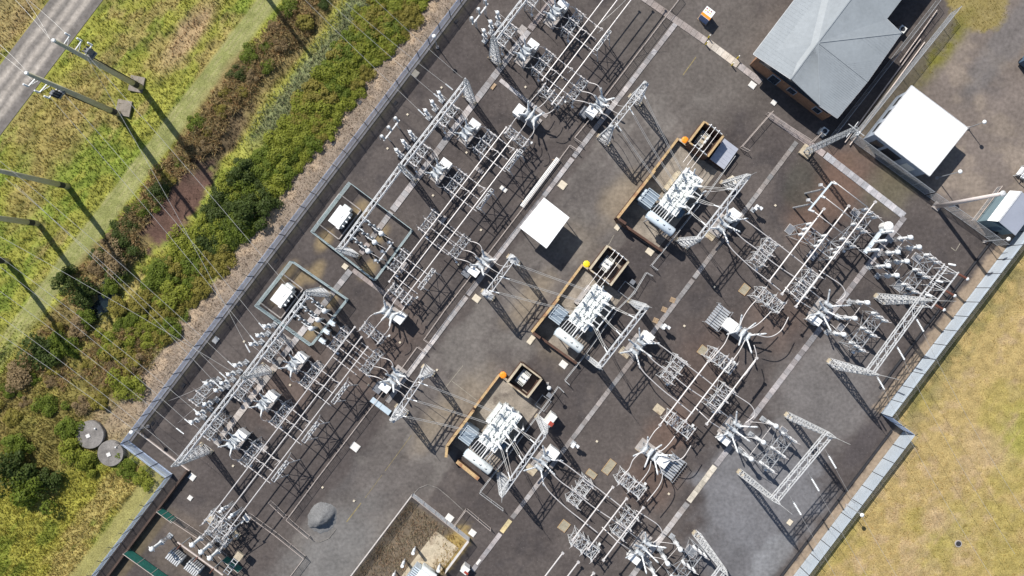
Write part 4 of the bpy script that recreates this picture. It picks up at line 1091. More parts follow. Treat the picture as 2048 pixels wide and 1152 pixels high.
def make_ct(zp, zi, ri, rh, insm, key, dark=False):
    t = thing('instrument_transformer', 'x', 'instrument transformer'); mb = MB()
    for x, y in ((-.2, -.2), (.2, -.2), (.2, .2), (-.2, .2)): mb.bar((x, y, 0), (x, y, zp), .07)
    for z in (.5, 1.3, zp - .1): mb.bar((-.2, -.2, z), (.2, .2, z), .05); mb.bar((.2, -.2, z), (-.2, .2, z), .05)
    mb.box((0, 0, .05), (.8, .8, .1)); mb.build('pedestal', M['galv'], t)
    mb = MB(); mb.box((0, 0, zp + .22), (.62, .56, .42)); mb.box((.4, 0, zp + .2), (.22, .3, .3)); mb.build('base_tank', M['galv_lt'], t)
    put_ins(key, ri, insm, t, (0, 0, zp + .42), (0, 0, zi))
    mb = MB(); mb.lathe((0, 0, zi), (0, 0, zi + rh * 1.9), [(0, ri * 1.1), (.15, rh), (.75, rh), (.92, rh * .7), (1, rh * .2)], 10); mb.tube((-rh - .2, 0, zi + rh), (rh + .2, 0, zi + rh), .05); mb.build('head', M['porcw'], t, True)
    return t
def make_bus_support():
    t = thing('bus_support', 'x', 'bus support'); mb = MB()
    for x in (-.28, .28): mb.bar((x, -1.8, 4.3), (x, 1.8, 4.3), .1)
    for y in (-1.8, -.3, .9, 1.8): mb.bar((-.28, y, 4.3), (.28, y, 4.3), .07)
    for y in (-1.5, 1.5):
        mb.bar((-.9, y, 0), (-.1, y, 4.3), .1); mb.bar((.9, y, 0), (.1, y, 4.3), .1); mb.bar((-.55, y, 1.8), (.55, y, 1.8), .06)
    mb.bar((-.7, -1.5, 1), (.2, 1.5, 4.2), .06); mb.bar((-.7, 1.5, 1), (.2, -1.5, 4.2), .06)
    mb.build('frame', M['galv_lt'], t)
    for y in (-.1, .6, 1.3): put_ins('bsup', .13, 'porc', t, (0, y, 4.35), (.12, y, 5.1))
    return t
disc_left = Proto(lambda: make_disc(1.67, .62, 2.6, .85, .12, 'porc', 'galv', 'dl'))
disc_lat = Proto(lambda: make_disc(1.85, .85, 3.4, .9, .15, 'porc', 'galv_lt', 'dlat', lat=True))
disc_white = Proto(lambda: make_disc(2.75, .95, 3.1, 1.45, .23, 'porcw', 'galv', 'dw', three=True))
disc_bus = Proto(lambda: make_disc(2.85, .95, 4.4, 1.4, .23, 'porcw', 'galv', 'dw', three=True))
brk_left = Proto(lambda: make_breaker(.72, 1.15, .55, 2.2, (.35, 1.72, 1.55, .95, 1.6, 1.0), .135, 'porcw', 'bl'))
brk_feed = Proto(lambda: make_breaker(.78, 1.4, .6, 2.2, (-.3, -1.9, 1.5, 1.1, 1.9, .9), .17, 'porcw', 'bf'))
brk_sect = Proto(lambda: make_breaker(.78, 1.4, .6, 2.2, (-.5, 1.85, 1.6, 1.2, 1.8, .9), .17, 'porcw', 'bf'))
brk_big = Proto(lambda: make_breaker(.95, 2.2, .78, 2.3, (.3, 2.1, 1.6, 1.3, 1.9, .5), .155, 'porcw', 'bb', fan=2.6))
brk_xfd = Proto(lambda: make_breaker(.95, 2.3, .78, 2.3, (-.2, -2.1, 1.6, 1.0, 1.6, .9), .16, 'porcw', 'bb', fan=2.6))
brk_plat = Proto(lambda: make_breaker(.95, 2.1, .78, 2.3, (-.2, 2.2, 1.7, 1.6, 1.9, .5), .155, 'porcw', 'bb', plat=(-.2, 4.2, 3.6, 2.3), fan=2.6))
ct_left = Proto(lambda: make_ct(2.2, 3.9, .17, .3, 'porc', 'ctl'))
ct_big = Proto(lambda: make_ct(2.4, 5.0, .24, .36, 'porcw', 'ctb'))
bus_sup = Proto(make_bus_support)
PZ = math.pi / 2

NJ = [0]
def lead(pts, label, r=.035, grp=None, m='alu', name='jumper_lead'):
    p0 = Vector(pts[0]); mb = MB(); mb.path([Vector(p) - p0 for p in pts], r, 6)
    return tag(mb.build(name, M[m], None, True, p0), label, 'conductor', grp)
def tubebar(p, q, r, label, grp=None, m='alu', name='busbar_tube', ends=True):
    p, q = Vector(p), Vector(q); mb = MB(); mb.tube((0, 0, 0), q - p, r, n=8)
    if ends:
        for c in (Vector((0, 0, 0)), q - p): mb.box(c, (r * 3.2, r * 3.2, r * 3.2), PH)
    return tag(mb.build(name, M[m], None, False, p), label, 'busbar', grp)

# ---------------------------------------------------------------- left yard bays
BAYS = [((1125, 8), 'topmost bay of the left yard'), ((1065, 88), 'second left yard bay from the top'), ((948, 248), 'third left yard bay from the top'),
        ((890, 327), 'fourth left yard bay from the top'), ((599, 716), 'fifth left yard bay from the top'), ((540, 794), 'sixth left yard bay from the top'),
        ((479, 872), 'lowest left yard bay')]
AP = (8, -15, -37)
def bp(uv, b, a, z): return W(*off(uv[0], uv[1], b, a), z)
def flat(p): q = Vector(p); q.z = 0; return q
for i, (uv, nm) in enumerate(BAYS):
    brk_left(flat(bp(uv, -4, -21, 2.8)), PH, f'white cabinet circuit breaker with flared bushings, {nm}', 'left yard circuit breakers')
    disc_left(flat(bp(uv, -53, -18, 3.0)), PH, f'grey isolator under the gantry side, {nm}', 'left yard gantry side isolators')
    disc_left(flat(bp(uv, 38, -16, 3.0)), PH, f'grey isolator beside the bus tubes, {nm}', 'left yard bus side isolators')
    if i not in (1,): bus_sup(flat(bp(uv, 107, -8, 4.5)), PH, f'twin railed bus support beyond the bus tubes, {nm}', 'bus supports')
    for k, a in enumerate(AP):
        if i != 0: ct_left(flat(bp(uv, -94, a, 4.3)), PH, f'{PHN[k]} grey instrument transformer left of the gantry, {nm}', 'left yard instrument transformers')
        lead([bp(uv, -92, a, 4.3), bp(uv, -63, a - 1, 3.6)], f'{PHN[k]} straight lead from transformer to gantry isolator, {nm}', .03, 'short straight leads')
        ay = (-21 + (1, 0, -1)[k] * 19)
        lead(bez(bp(uv, -43, a - 1, 3.6), bp(uv, -24, (a + ay) / 2 - 4 * (k - 1), 3.0), bp(uv, -15, ay, 4.0), 8), f'{PHN[k]} drooping lead into the breaker, {nm}', .035, 'drooping leads')
        lead(bez(bp(uv, 6, ay, 4.0), bp(uv, 16, ay + (12, 0, -12)[k], 3.9), bp(uv, 28, a - 1, 3.6), 8), f'{PHN[k]} curved lead from breaker to bus isolator, {nm}', .035, 'curved leads')
        e = (96, 96, 108)[k]
        tubebar(bp(uv, 48, a - 1, 4.2), bp(uv, e, a - 1, 4.4), .06, f'{PHN[k]} thin cross tube under the bus tubes, {nm}', 'thin cross tubes', ends=False, name='cross_tube')
    for k, (b, a) in enumerate(((74, -22), (96, 2))):
        P0 = bp(uv, b - 2, a + 8, 5.1); P1 = bp(uv, b - 5, a - 6, 4.4); P2 = bp(uv, b - 18, a + 2, 4.3)
        mb = MB(); mb.bar(Vector((0, 0, 0)), P1 - P0, .06); mb.bar(Vector((0, 0, 0)), P2 - P0, .06); o = mb.build('dropper', M['alu'], None, False, P0)
        tag(o, ('inner', 'outer')[k] + f' forked dropper under the bus tubes, {nm}', 'connector', 'forked droppers')
# outer rows of line transformers on a common beam
def post_row(label, c, sp=1.67, zb=2.9, n=3, tall=1.5):
    t = thing('post_insulator_stand', label, 'insulator stand', c, PH); mb = MB(); L = sp * (n - 1) / 2
    mb.bar((0, -L - .3, zb), (0, L + .3, zb), .18, .14)
    for y in (-L * .7, L * .7): mb.bar((-.15, y, 0), (-.15, y, zb), .1); mb.bar((.15, y, 0), (.15, y, zb), .1); mb.bar((-.15, y, .4), (.15, y, 1.6), .05)
    mb.build('beam', M['galv_lt'], t)
    for k in range(n):
        y = -L + sp * k; put_ins('prow', .17, 'porc', t, (-.1, y, zb + .05), (-.2, y, zb + tall)); mb = MB()
        mb.lathe((-.2, y, zb + tall), (-.2, y, zb + tall + .3), [(0, .2), (.6, .24), (1, .08)], 9); mb.path(bez((-.2, y, zb + tall + .2), (-.7, y - .1, zb + tall + .5), (-.1, y - .5, zb + tall - .2), 5), .03); mb.build('cap', M['porcw'], t)
post_row('three post insulators on a beam at the far left of the fourth bay', flat(W(782, 259, 3.5)))
post_row('three post insulators on a beam at the far left of the second bay', flat(W(960, 25, 3.5)))
post_row('three slim insulators on a beam in the upper teal enclosure', flat(W(770, 505, 3.2)))
disc_left(flat(W(401, 787, 3.3)), PH, 'grey isolator standing outside the gantry of the lowest bay', 'outer isolators')
for k, (u, v) in enumerate(((412, 767), (431, 781))):
    ct_left(flat(W(u, v, 4.3)), PH, ('left', 'right')[k] + ' grey instrument transformer of the pair above the lowest bay', 'paired instrument transformers')
    lead(bez(W(u, v, 4.4), W(u - 15, v + 12, 3.5), W(u - 75, v + 35 + 30 * k, .6), 8), ('upper', 'lower')[k] + ' thin slack lead falling toward the fence from the outer isolator', .02, 'slack leads')

# ---------------------------------------------------------------- left bus tubes and sections
BUSC = (1206, 1234.5, 1262); ZB = 5.2
SEG = [((-60, -60, -60), (160, 183, 208), 'upper'), ((255, 275, 300), (563, 583, 604), 'middle'), ((654, 674, 694), (1030, 1042, 1055), 'lower')]
for k, c in enumerate(BUSC):
    for s, (y0, y1, nm) in enumerate(SEG):
        tubebar(W(c - .759 * y0[k], y0[k], ZB), W(c - .759 * y1[k], y1[k], ZB), .085, f'{("left", "middle", "right")[k]} long pale bus tube of the left yard, {nm} run', 'left yard bus tubes')
def section(uv_hi, uv_br, uv_lo, nm, flip=False):
    disc_left(flat(W(*uv_hi, 3.4)), PH + PZ, f'isolator across the bus tubes above the {nm} section breaker', 'bus section isolators')
    disc_left(flat(W(*uv_lo, 3.4)), PH + PZ, f'isolator across the bus tubes below the {nm} section breaker', 'bus section isolators')
    brk_sect(flat(W(*uv_br, 2.8)), PH - PZ if flip else PH + PZ, f'white bus section breaker at the {nm} gap in the left bus', 'bus section breakers')
    for k, c in enumerate((-22, 0, 22)):
        h = off(*uv_hi, c, -10); l = off(*uv_lo, c, 10); t1 = off(*uv_br, c * .75, 14); t0 = off(*uv_br, c * .75, -14)
        lead(bez(W(*h, 4.3), W(*off(*h, c * .15, -22), 5.0), W(*t1, 4.1), 10), f'{("left", "middle", "right")[k]} bowed tube above the {nm} section breaker', .055, 'bowed tubes')
        lead(bez(W(*t0, 4.1), W(*off(*l, c * .15, 20), 5.0), W(*l, 4.3), 10), f'{("left", "middle", "right")[k]} bowed tube below the {nm} section breaker', .055, 'bowed tubes')
section((1103, 188), (1062, 230), (1034, 272), 'upper')
section((800, 588), (776, 626), (743, 666), 'lower', True)
# feeder groups toward the transformers
FEED = [((1155, 176), (1202, 205), 'upper'), ((918, 493), (966, 525), 'middle'), ((740, 726), (788, 757), 'lower')]
for (di, br, nm) in FEED:
    disc_left(flat(W(*di, 3.4)), PH, f'isolator between bus tubes and the {nm} feeder breaker', 'feeder isolators')
    brk_feed(flat(W(*br, 2.8)), PH, f'white {nm} feeder breaker standing over the rail fence', 'feeder breakers')
    for k, a in enumerate((22, 0, -22)):
        s = off(*di, 12, a); e = off(*br, -15, a * .75); m_ = off((s[0] + e[0]) / 2, (s[1] + e[1]) / 2, 6, 10 + a * .15)
        lead(bez(W(*s, 3.8), W(*m_, 4.6), W(*e, 4.1), 10), f'{PHN[k]} pale bowed tube from isolator to the {nm} feeder breaker', .06, 'feeder bowed tubes')
        s = off(*di, -12, a)
        tubebar(W(*s, 3.7), W(*off(*s, -26, 0), 4.4), .05, f'{PHN[k]} short tube from the bus to the {nm} feeder isolator', 'short feeder tubes', ends=False, name='cross_tube')
        s = off(*br, 13, a * .75); e = off(*br, 45, a * .95 + 4); m_ = off(*br, 30, a * .5)
        lead(bez(W(*s, 4.1), W(*m_, 4.0), W(*e, 7.8), 10), f'{PHN[k]} pale lead rising from the {nm} feeder breaker to its gantry', .04, 'feeder rising leads')
    mb = MB(); mb.box((0, 0, .5), (1.3, 1.6, .9)); c = flat(W(*off(*br, -14, -34), 1)); o = mb.build('junction_kiosk', M['plate'], None, False, c); o.rotation_euler = (0, 0, PH)
    tag(o, f'low grey kiosk beside the {nm} feeder breaker', 'kiosk')

# ---------------------------------------------------------------- gantries
def gantry(label, bases, zb, zp, wb0=1.9, n=11, beams=True, spike=1.5, bw=.62, hb=.65, rungs=True, grp=None, m='galv_lt', ext=0.0, dep=.6, sdir=None):
    P = [G(*b) for b in bases]; t = thing('lattice_gantry', label, 'gantry', P[0], 0, grp)
    for p in P:
        mb = MB(); lattice(mb, p, p + UP * zb, BX, AX, wb0, dep, .55, .5, n, .105, .055, rungs)
        lattice(mb, p + UP * zb, p + UP * zp, BX, AX, .55, .5, .12, .12, 2, .08, .05, True)
        wb(mb, 'column', m, t)
        if spike:
            mb = MB(); mb.tube(p + UP * (zp - .1), p + UP * (zp + spike), .045, .02); wb(mb, 'lightning_spike', m, t)
        mb = MB()
        for s in (-1, 1):
            c = p + BX * (s * wb0 / 2); mb.box((c.x, c.y, .12), (.5, .7, .24), PH)
        wb(mb, 'footing', 'buff', t)
    if beams:
        for p, q in zip(P[:-1], P[1:]):
            d = (q - p).normalized(); side = Vector((-d.y, d.x, 0)); a = p + UP * (zb - hb / 2) - d * .2; b = q + UP * (zb - hb / 2) + d * (.2 + ext)
            mb = MB(); lattice(mb, a, b, side, UP, bw, hb, bw, hb, max(6, int((b - a).length / 1.0)), .105, .05); wb(mb, 'beam', m, t)
    return t
gantry('tall lattice gantry crossing the top edge over the first bays', [(990, 122), (1100, -22)], 9.3, 10.8, spike=.6)
gantry('long three column lattice gantry over the third and fourth bays and the upper enclosure', [(940, 200), (821, 354), (708, 506)], 9.3, 10.8, spike=0)
gantry('long three column lattice gantry over the lower left bays', [(651, 584), (536, 737), (413, 896)], 9.3, 10.8, spike=0)
gantry('short feeder gantry beside the upper feeder breaker', [(1270, 200), (1207, 280)], 8.4, 8.9, 1.9, 9, spike=0, bw=.75, dep=.9)
gantry('short feeder gantry left of the middle transformer', [(1027, 520), (976, 589)], 8.4, 8.9, 1.9, 9, spike=0, bw=.75, dep=.9)
gantry('short feeder gantry above the lower drive with a pointed end', [(857, 740), (804, 819)], 8.4, 8.9, 1.9, 9, spike=1.6, bw=.75, dep=.9)
gantry('lattice gantry right of the upper transformer with two splayed legs', [(1453, 373), (1364, 487)], 9.4, 10.6, 2.0, 11, spike=2.4)
gantry('lattice gantry right of the middle transformer with two splayed legs', [(1269, 610), (1183, 720)], 9.4, 10.6, 2.0, 14, spike=2.4)
gantry('lattice gantry right of the lower transformer with two splayed legs', [(1084, 840), (1006, 952)], 9.4, 10.6, 2.0, 11, spike=2.4)
gantry('tall line gantry at the right perimeter fence', [(1760, 598), (1666, 728)], 11.0, 13.0, 1.7, 15, spike=5.0, bw=.95, dep=.9)
gantry('tall square line gantry over the grey gravel at lower right', [(1577, 832), (1482, 946)], 13.6, 15.2, .9, 17, spike=4.0, bw=.95, dep=.9)
gantry('tall line gantry cut by the bottom edge at right', [(1393, 1068), (1300, 1192)], 13.4, 15.0, .9, 17, spike=4.0, bw=.95, dep=.9)
# ---------------------------------------------------------------- power transformers
def make_transformer():
    t = thing('power_transformer', 'x', 'transformer'); r = random.Random(5)
    mb = MB(); mb.box((0, 0, 2.0), (2.9, 6.5, 2.9))
    for y in [-2.9 + i * .83 for i in range(8)]:
        for s in (-1, 1): mb.box((s * 1.52, y, 2.0), (.14, .12, 2.8))
    for x in (-1, 0, 1):
        for s in (-1, 1): mb.box((x, s * 3.32, 2.0), (.12, .14, 2.8))
    mb.build('tank', M['tank'], t)
    mb = MB(); mb.box((0, 0, 3.51), (3.2, 6.8, .12)); cov = mb.build('cover', M['white'], t)
    mb = MB(); mb.box((0, 0, 3.585), (2.9, 6.3, .03))
    for k in range(26):
        x, y = r.uniform(-1.35, 1.35), r.uniform(-3.1, 3.1); h = r.uniform(.08, .3); mb.box((x, y, 3.58 + h / 2), (r.uniform(.15, .6), r.uniform(.15, .7), h), r.uniform(0, 3))
    for k in range(16):
        x, y = r.uniform(-1.2, 1.2), r.uniform(-3, 3); mb.tube((x, y, 3.58), (x, y, 3.58 + r.uniform(.2, .6)), r.uniform(.12, .3), n=10)
    mb.build('cover_fittings', M['tank'], t)
    mb = MB()
    for x in (-1.15, -.5, .35, 1.0): mb.tube((x, -3.2, 3.95), (x, 3.0, 4.05 + .05 * x), .06)
    for y in (-2.4, -1.2, .2, 1.5, 2.6): mb.tube((-1.3, y, 4.0), (1.2, y, 3.95), .05)
    mb.path([(.2, -3.0, 4.0), (.3, -3.8, 4.3), (.3, -5.0, 4.6)], .09); mb.build('oil_pipe', M['white'], t)
    for k, y in enumerate((-1.9, 0, 1.9)):
        for s, L, rr, key in ((1, 1.5, .19, 'trh'), (-1, 1.1, .16, 'trl')):
            p = Vector((s * .85, y, 3.6)); d = Vector((s * .42, .0, 1)).normalized(); mb = MB(); mb.lathe(p - d * .1, p + d * .75, [(0, .38), (.8, .36), (1, .25)], 10); tr = mb.build('turret', M['tank'], t, True)
            put_ins(key, rr, 'porcw', t, p + d * .7, p + d * (.7 + L), 'bushing')
            mb = MB(); q = p + d * (.7 + L); mb.tube(q, q + d * .3, .07); mb.build('terminal', M['alu'], t)
    for y in (2.6, 3.0): put_ins('trn', .13, 'porcw', t, (-.9 + (y - 2.6) * 2, y + .2, 3.6), (-1.3 + (y - 2.6) * 2, y + .7, 4.6), 'neutral_bushing')
    # conservator
    mb = MB(); mb.lathe((-2.0, -5.7, 4.35), (2.7, -5.7, 4.35), [(0, .35), (.015, .6), (.04, .70), (.96, .70), (.985, .6), (1, .35)], 20); cn = mb.build('conservator', M['consv'], t, True)
    mb = MB(); mb.tube((-2.12, -5.7, 4.35), (-1.95, -5.7, 4.35), .45, n=14)
    for i in range(8): a = i * .785; mb.box((-1.98, -5.7 + .62 * math.cos(a), 4.35 + .62 * math.sin(a)), (.12, .12, .12))
    mb.build('end_flange', M['consv'], cn)
    mb = MB()
    for x in (-.6, .6, 1.6): mb.path(bez((x, -5.7, 5.02), (x + .15, -5.9, 5.3), (x + .3, -5.6, 5.05), 5), .04)
    mb.build('lifting_hook', M['dark'], cn)
    mb = MB()
    for x in (-1.4, 2.0):
        for y in (-6.2, -5.2): mb.bar((x, y, 0), (x, y, 3.8), .12)
        mb.bar((x, -6.2, 3.7), (x, -5.2, 3.7), .12); mb.bar((x, -6.2, .5), (x, -5.2, 3.5), .07)
    for x in [-1.7 + .42 * i for i in range(8)]: mb.bar((x, -5.1, 3.6), (x + .1, -3.4, 3.6), .09)
    mb.build('support_frame', M['galv_lt'], t)
    # cooler bank
    mb = MB(); mb.box((-3.1, -3.6, 2.3), (1.9, 2.3, 2.9)); cl = mb.build('cooler', M['cool'], t)
    mb = MB()
    for i in range(4): mb.box((-3.1, -4.45 + .56 * i, 3.82), (1.95, .12, .14))
    mb.box((-3.1, -4.78, 3.84), (2.0, .1, .2)); mb.box((-3.1, -2.44, 3.84), (2.0, .1, .2)); mb.box((-4.1, -3.6, 3.84), (.1, 2.4, .2)); mb.build('fin_rail', M['finr'], cl)
    mb = MB()
    for y in (-4.2, -3.4, -2.8): mb.tube((-4.1, y, 2.2), (-4.45, y, 2.2), .4, n=12)
    mb.build('fan', M['consv'], cl)
    mb = MB(); mb.tube((-2.2, -3.0, 3.3), (-1.2, -2.6, 3.3), .13); mb.tube((-2.2, -4.2, 1.0), (-1.2, -2.9, 1.0), .13); mb.build('cooler_pipe', M['tank'], t)
    mb = MB(); mb.box((2.0, -2.2, 1.5), (.9, 1.1, 1.9)); mb.build('control_cubicle', M['dkblue'], t)
    mb = MB(); mb.box((-1.9, 1.0, 1.2), (.6, 3.4, 2.0)); mb.build('cable_box', M['buff'], t)
    mb = MB()
    for i in range(10): mb.bar((-1.62, 3.2 - .3 * i, 3.58), (-1.62, 3.2 - .3 * i, 4.5), .035)
    mb.bar((-1.62, 3.2, 4.5), (-1.62, .4, 4.5), .04); mb.build('handrail', M['white'], t)
    return t
trafo = Proto(make_transformer)
def make_stand():
    t = thing('pipe_stand', 'x', 'pipe stand'); mb = MB(); mb.tube((0, -2.0, 4.2), (0, 2.0, 4.2), .1); mb.build('crossbar', M['galv_lt'], t)
    for y in (-2, 0, 2):
        mb = MB(); mb.bar((0, y, 0), (0, y, 4.2), .13); mb.build('leg', M['galv'], t); put_ins('pst', .15, 'porcw', t, (0, y, 4.25), (0, y, 5.2))
    for y in (-2, 2): mb = MB(); mb.tube((-1.2, y * .6, 4.1), (0, y * .6, 4.2), .09); mb.build('branch_pipe', M['galv_lt'], t)
    return t
stand = Proto(make_stand)
TR = [((1362, 384), 'upper', (1165 + 191, 277), (1307, 343), (1235, 436), (1324, 502)), ((1180, 616), 'middle', (1165, 529), (1116, 597), (1064, 664), (1153, 727)),
      ((1000, 857), 'lower', (999, 749), (948, 818), (894, 892), (957, 957))]
for i, (c, nm, P0, P1, P2, P3) in enumerate(TR):
    tr_ = trafo(flat(W(*c, 3.6)), PH, ('upper white power transformer with pale blue drum and yellow cable box', 'middle white power transformer with white drum beside the yellow bin', 'lower white power transformer with white drum beside the weedy compound')[i], 'three big power transformers')
    if i:
        for ch in list(tr_.children):
            if ch.name.startswith('conservator'): ch.data = ch.data.copy(); ch.data.materials[0] = M['tank']
            if ch.name.startswith('cover_fittings'): ch.rotation_euler = (0, 0, math.pi)
            if ch.name.startswith('cable_box'): ch.data = ch.data.copy(); ch.data.materials[0] = M[('', 'conc', 'tank')[i]]
    stand(flat(W(*off(*c, 37, 1), 4.3)), PH, f'pipe stand with porcelain posts right of the {nm} transformer', 'pipe stands')
    # bund: walls are one thing
    p0, p1, p2, p3 = G(*P0, .9), G(*P1, 2.2), G(*P2, 3.0), G(*P3, 1.2)
    t = thing('bund_wall', f'tan capped brown masonry bund wall left of the {nm} transformer', 'bund wall', p1)
    def wall(p, q, h, w, cap, n1, n2):
        d = q - p; an = math.atan2(d.y, d.x); mb = MB(); mb.box(((p.x + q.x) / 2, (p.y + q.y) / 2, h / 2), (d.length, w, h), an); o = wb(mb, n1, 'brown', t)
        mb = MB(); mb.box(((p.x + q.x) / 2, (p.y + q.y) / 2, h + .05), (d.length + .06, w + .06, .1), an); mb2 = wb(mb, n2, cap, t)
    wall(p0, p1, .9, .3, 'tan', 'low_wall', 'coping'); wall(p1, p2 + (p2 - p1).normalized() * .0, 3.0, .34, 'tan', 'fire_wall', 'coping')
    s = (p3 - p2).normalized()
    if i == 2:
        e = p2 + s * .9 - AX * 1.2; wall(p2, e, 3.0, .34, 'tan', 'fire_wall', 'coping'); wall(G(914, 923, 1.4), p3, 1.4, .5, 'tan', 'end_wall', 'coping')
    else:
        wall(p2 + s * .2, p2 + s * 1.5, 3.0, .34, 'brown', 'fire_wall', 'coping'); wall(p2 + s * 1.5, p3, 1.2, .3, 'brown', 'end_wall', 'coping')
    q = p0 + BX * 1.6; wall(p0 + BX * .2, q, .9, .3, 'buff', 'return_wall', 'coping')
    mb = MB(); w = 88 * K
    cc = [p0 + BX * .1, p2 + BX * .1, p2 + BX * 8.0, p0 + BX * 8.0]
    mb.prism([(x.x, x.y) for x in cc], -.02, .03 + .001 * i); kind(mb.build('bund_floor', M['bund']), 'structure')
# neutral earthing pits: open masonry boxes with a small unit inside
NE = [((1412, 278), 46, 50, 'upper'), ((1218, 531), 51, 58, 'middle'), ((1049, 761), 49, 46, 'lower')]
for i, (c, bb, aa, nm) in enumerate(NE):
    h = (2.9, 2.7, 2.7)[i]; o = flat(W(*c, h)); t = thing('earthing_pit', f'{nm} open topped brown masonry box holding a small earthing unit', 'masonry box', o, PH)
    w, l, th = bb * K, aa * K, .28; capm = 'tan' if i == 0 else 'buff'
    for (x, y, sx, sy) in ((-w / 2, 0, th, l), (w / 2, 0, th, l), (0, -l / 2 + .003, w - th, th), (0, l / 2 - .003, w - th, th)):
        mb = MB(); mb.box((x, y, h / 2), (sx, sy, h)); wl = mb.build('wall', M['brown'], t); mb = MB(); mb.box((x, y, h + .05), (sx + .05, sy + (.05 if sx == th else -.06), .1)); mb.build('coping', M[capm], wl)
    mb = MB(); mb.box((0, 0, .02), (w - th, l - th, .04)); mb.build('floor', M['bund'], t)
    if i < 2:
        for s in (-1, 1):
            mb = MB(); mb.bar((-w * .3, s * l / 2, h + .25), (w * .42, s * l / 2, h + .25), .12); br = mb.build('insulator_bar', M['galv_lt'], t)
            for k in range(3): put_ins('npit', .11, 'porcw', t, (-.7 + .75 * k, s * l / 2, h + .3), (-.7 + .75 * k, s * l / 2, h + .75))
        for k in range(3):
            A = o + BX * (-.7 + .75 * k) + AX * (l / 2) + UP * (h + .78); B = o + BX * (-.7 + .75 * k) - AX * (l / 2 + 3.2) + UP * (h + .9)
            tubebar(A, B, .035, f'{("left", "middle", "right")[k]} thin bar over the {nm} earthing pit', 'bars over earthing pits', ends=False, name='conductor_bar')
    u = thing('earthing_transformer', f'small cream ribbed earthing unit inside the {nm} masonry box', 'transformer', o + BX * -.3 + AX * .1, PH)
    mb = MB(); mb.box((0, 0, 1.0), (1.5, 1.3, 1.6)); mb.build('tank', M['wallw' if i else 'buff'], u)
    for k in range(7):
        for s in (-1, 1): mb = MB(); mb.box((-.68 + .22 * k, s * .9, 1.0), (.08, .5, 1.3)); mb.build('radiator_fin', M['wallw'], u)
    for k in range(3): put_ins('net', .12, 'porc', u, (-.45 + .45 * k, 0, 1.8), (-.45 + .45 * k, .1, 2.35), 'bushing')
    mb = MB(); mb.tube((.55, -.5, 2.0), (.55, .5, 2.0), .2, n=10); mb.build('conservator', M['wallw'], u)
for u, v, m, l in ((1370, 280, 'orange', 'orange plastic spill bin at the upper bund corner'), (1173, 528, 'yellow', 'yellow plastic spill bin at the middle bund corner'), (1006, 750, 'orange', 'orange plastic spill bin at the lower bund corner')):
    t = thing('spill_bin', l, 'bin', G(u, v, 1), PH + .3); mb = MB(); mb.lathe((0, 0, 0), (0, 0, .95), [(0, .42), (.9, .52), (1, .52)], 8); mb.build('body', M[m], t)
    mb = MB(); mb.lathe((0, 0, .95), (0, 0, 1.12), [(0, .56), (.5, .54), (1, .3)], 8); mb.build('lid', M[m], t)
def leanto():
    z0, z1 = 1.15, 1.0; c = [W(1449, 277, z0), W(1477, 298, z1), W(1448, 339, z1), W(1420, 318, z0)]
    t = thing('lean_to', 'lean-to with a plain pale grey roof against the upper masonry box', 'lean-to', G(1448, 308)); mb = MB(); poly_solid(mb, c, .1); wb(mb, 'roof', 'roofl', t)
    cen = sum(c, Vector()) / 4; f = [cen + (p - cen) * .94 for p in c]; mb = MB(); mb.prism([(p.x, p.y) for p in f][::-1], 0, .92); wb(mb, 'wall', 'brown', t)
    mb = MB()
    for k in range(1, 6): s = k / 6; a = c[0] + (c[3] - c[0]) * s; b = c[1] + (c[2] - c[1]) * s; mb.bar(a + UP * .01, b + UP * .01, .05, .03)
    wb(mb, 'roof_rib', 'roofl', t)
leanto()
def lowframe(label, u, v, b, a):
    t = thing('pipe_railing', label, 'pipe railing', G(u, v), PH); mb = MB(); x, y = b * K / 2, a * K / 2
    for p, q in (((-x, -y), (x, -y)), ((x, -y), (x, y)), ((x, y), (-x, y)), ((-x, y), (-x, -y))): mb.tube((*p, .7), (*q, .7), .04)
    mb.build('rail', M['galv'], t)
    for p in ((-x, -y), (x, -y), (x, y), (-x, y)): mb = MB(); mb.tube((*p, 0), (*p, .72), .045); mb.build('post', M['galv'], t)
    mb = MB(); mb.box((0, y + .6, .35), (.7, .7, .7)); mb.build('sump_box', M['plate'], t)
lowframe('low pipe frame in the shade of the middle masonry box', 1252, 580, 26, 24)
lowframe('low pipe frame in the shade of the lower masonry box', 1086, 805, 22, 24)
# overhead twin conductors from the feeder gantries to the transformers, and on to the right hand gantries
def twin(p, q, sag, label, string=0.0, sep=.2, r=.03, send=False):
    p, q = Vector(p), Vector(q); t = thing('overhead_line', label, 'overhead line', p); d = (q - p).normalized(); s = UP.cross(d).normalized() * sep / 2
    for sg in (-1, 1): mb = MB(); mb.path([x + s * sg for x in sagpts(p + d * string, q, sag)], r, 5); wb(mb, 'conductor', 'wire', t)
    if string:
        mb = MB(); insul(mb, p, p + d * string, .11); wb(mb, 'insulator_string', 'porcw', t)
    if send:
        mb = MB(); mb.lathe(q - d * .9, q, [(0, .05), (.3, .11), (1, .09)], 7); wb(mb, 'clamp', 'porcw', t)
FG = [((1270, 200), (1207, 280)), ((1027, 520), (976, 589)), ((857, 740), (804, 819))]
TG = [((1453, 373), (1364, 487)), ((1269, 610), (1183, 720)), ((1084, 840), (1006, 952))]
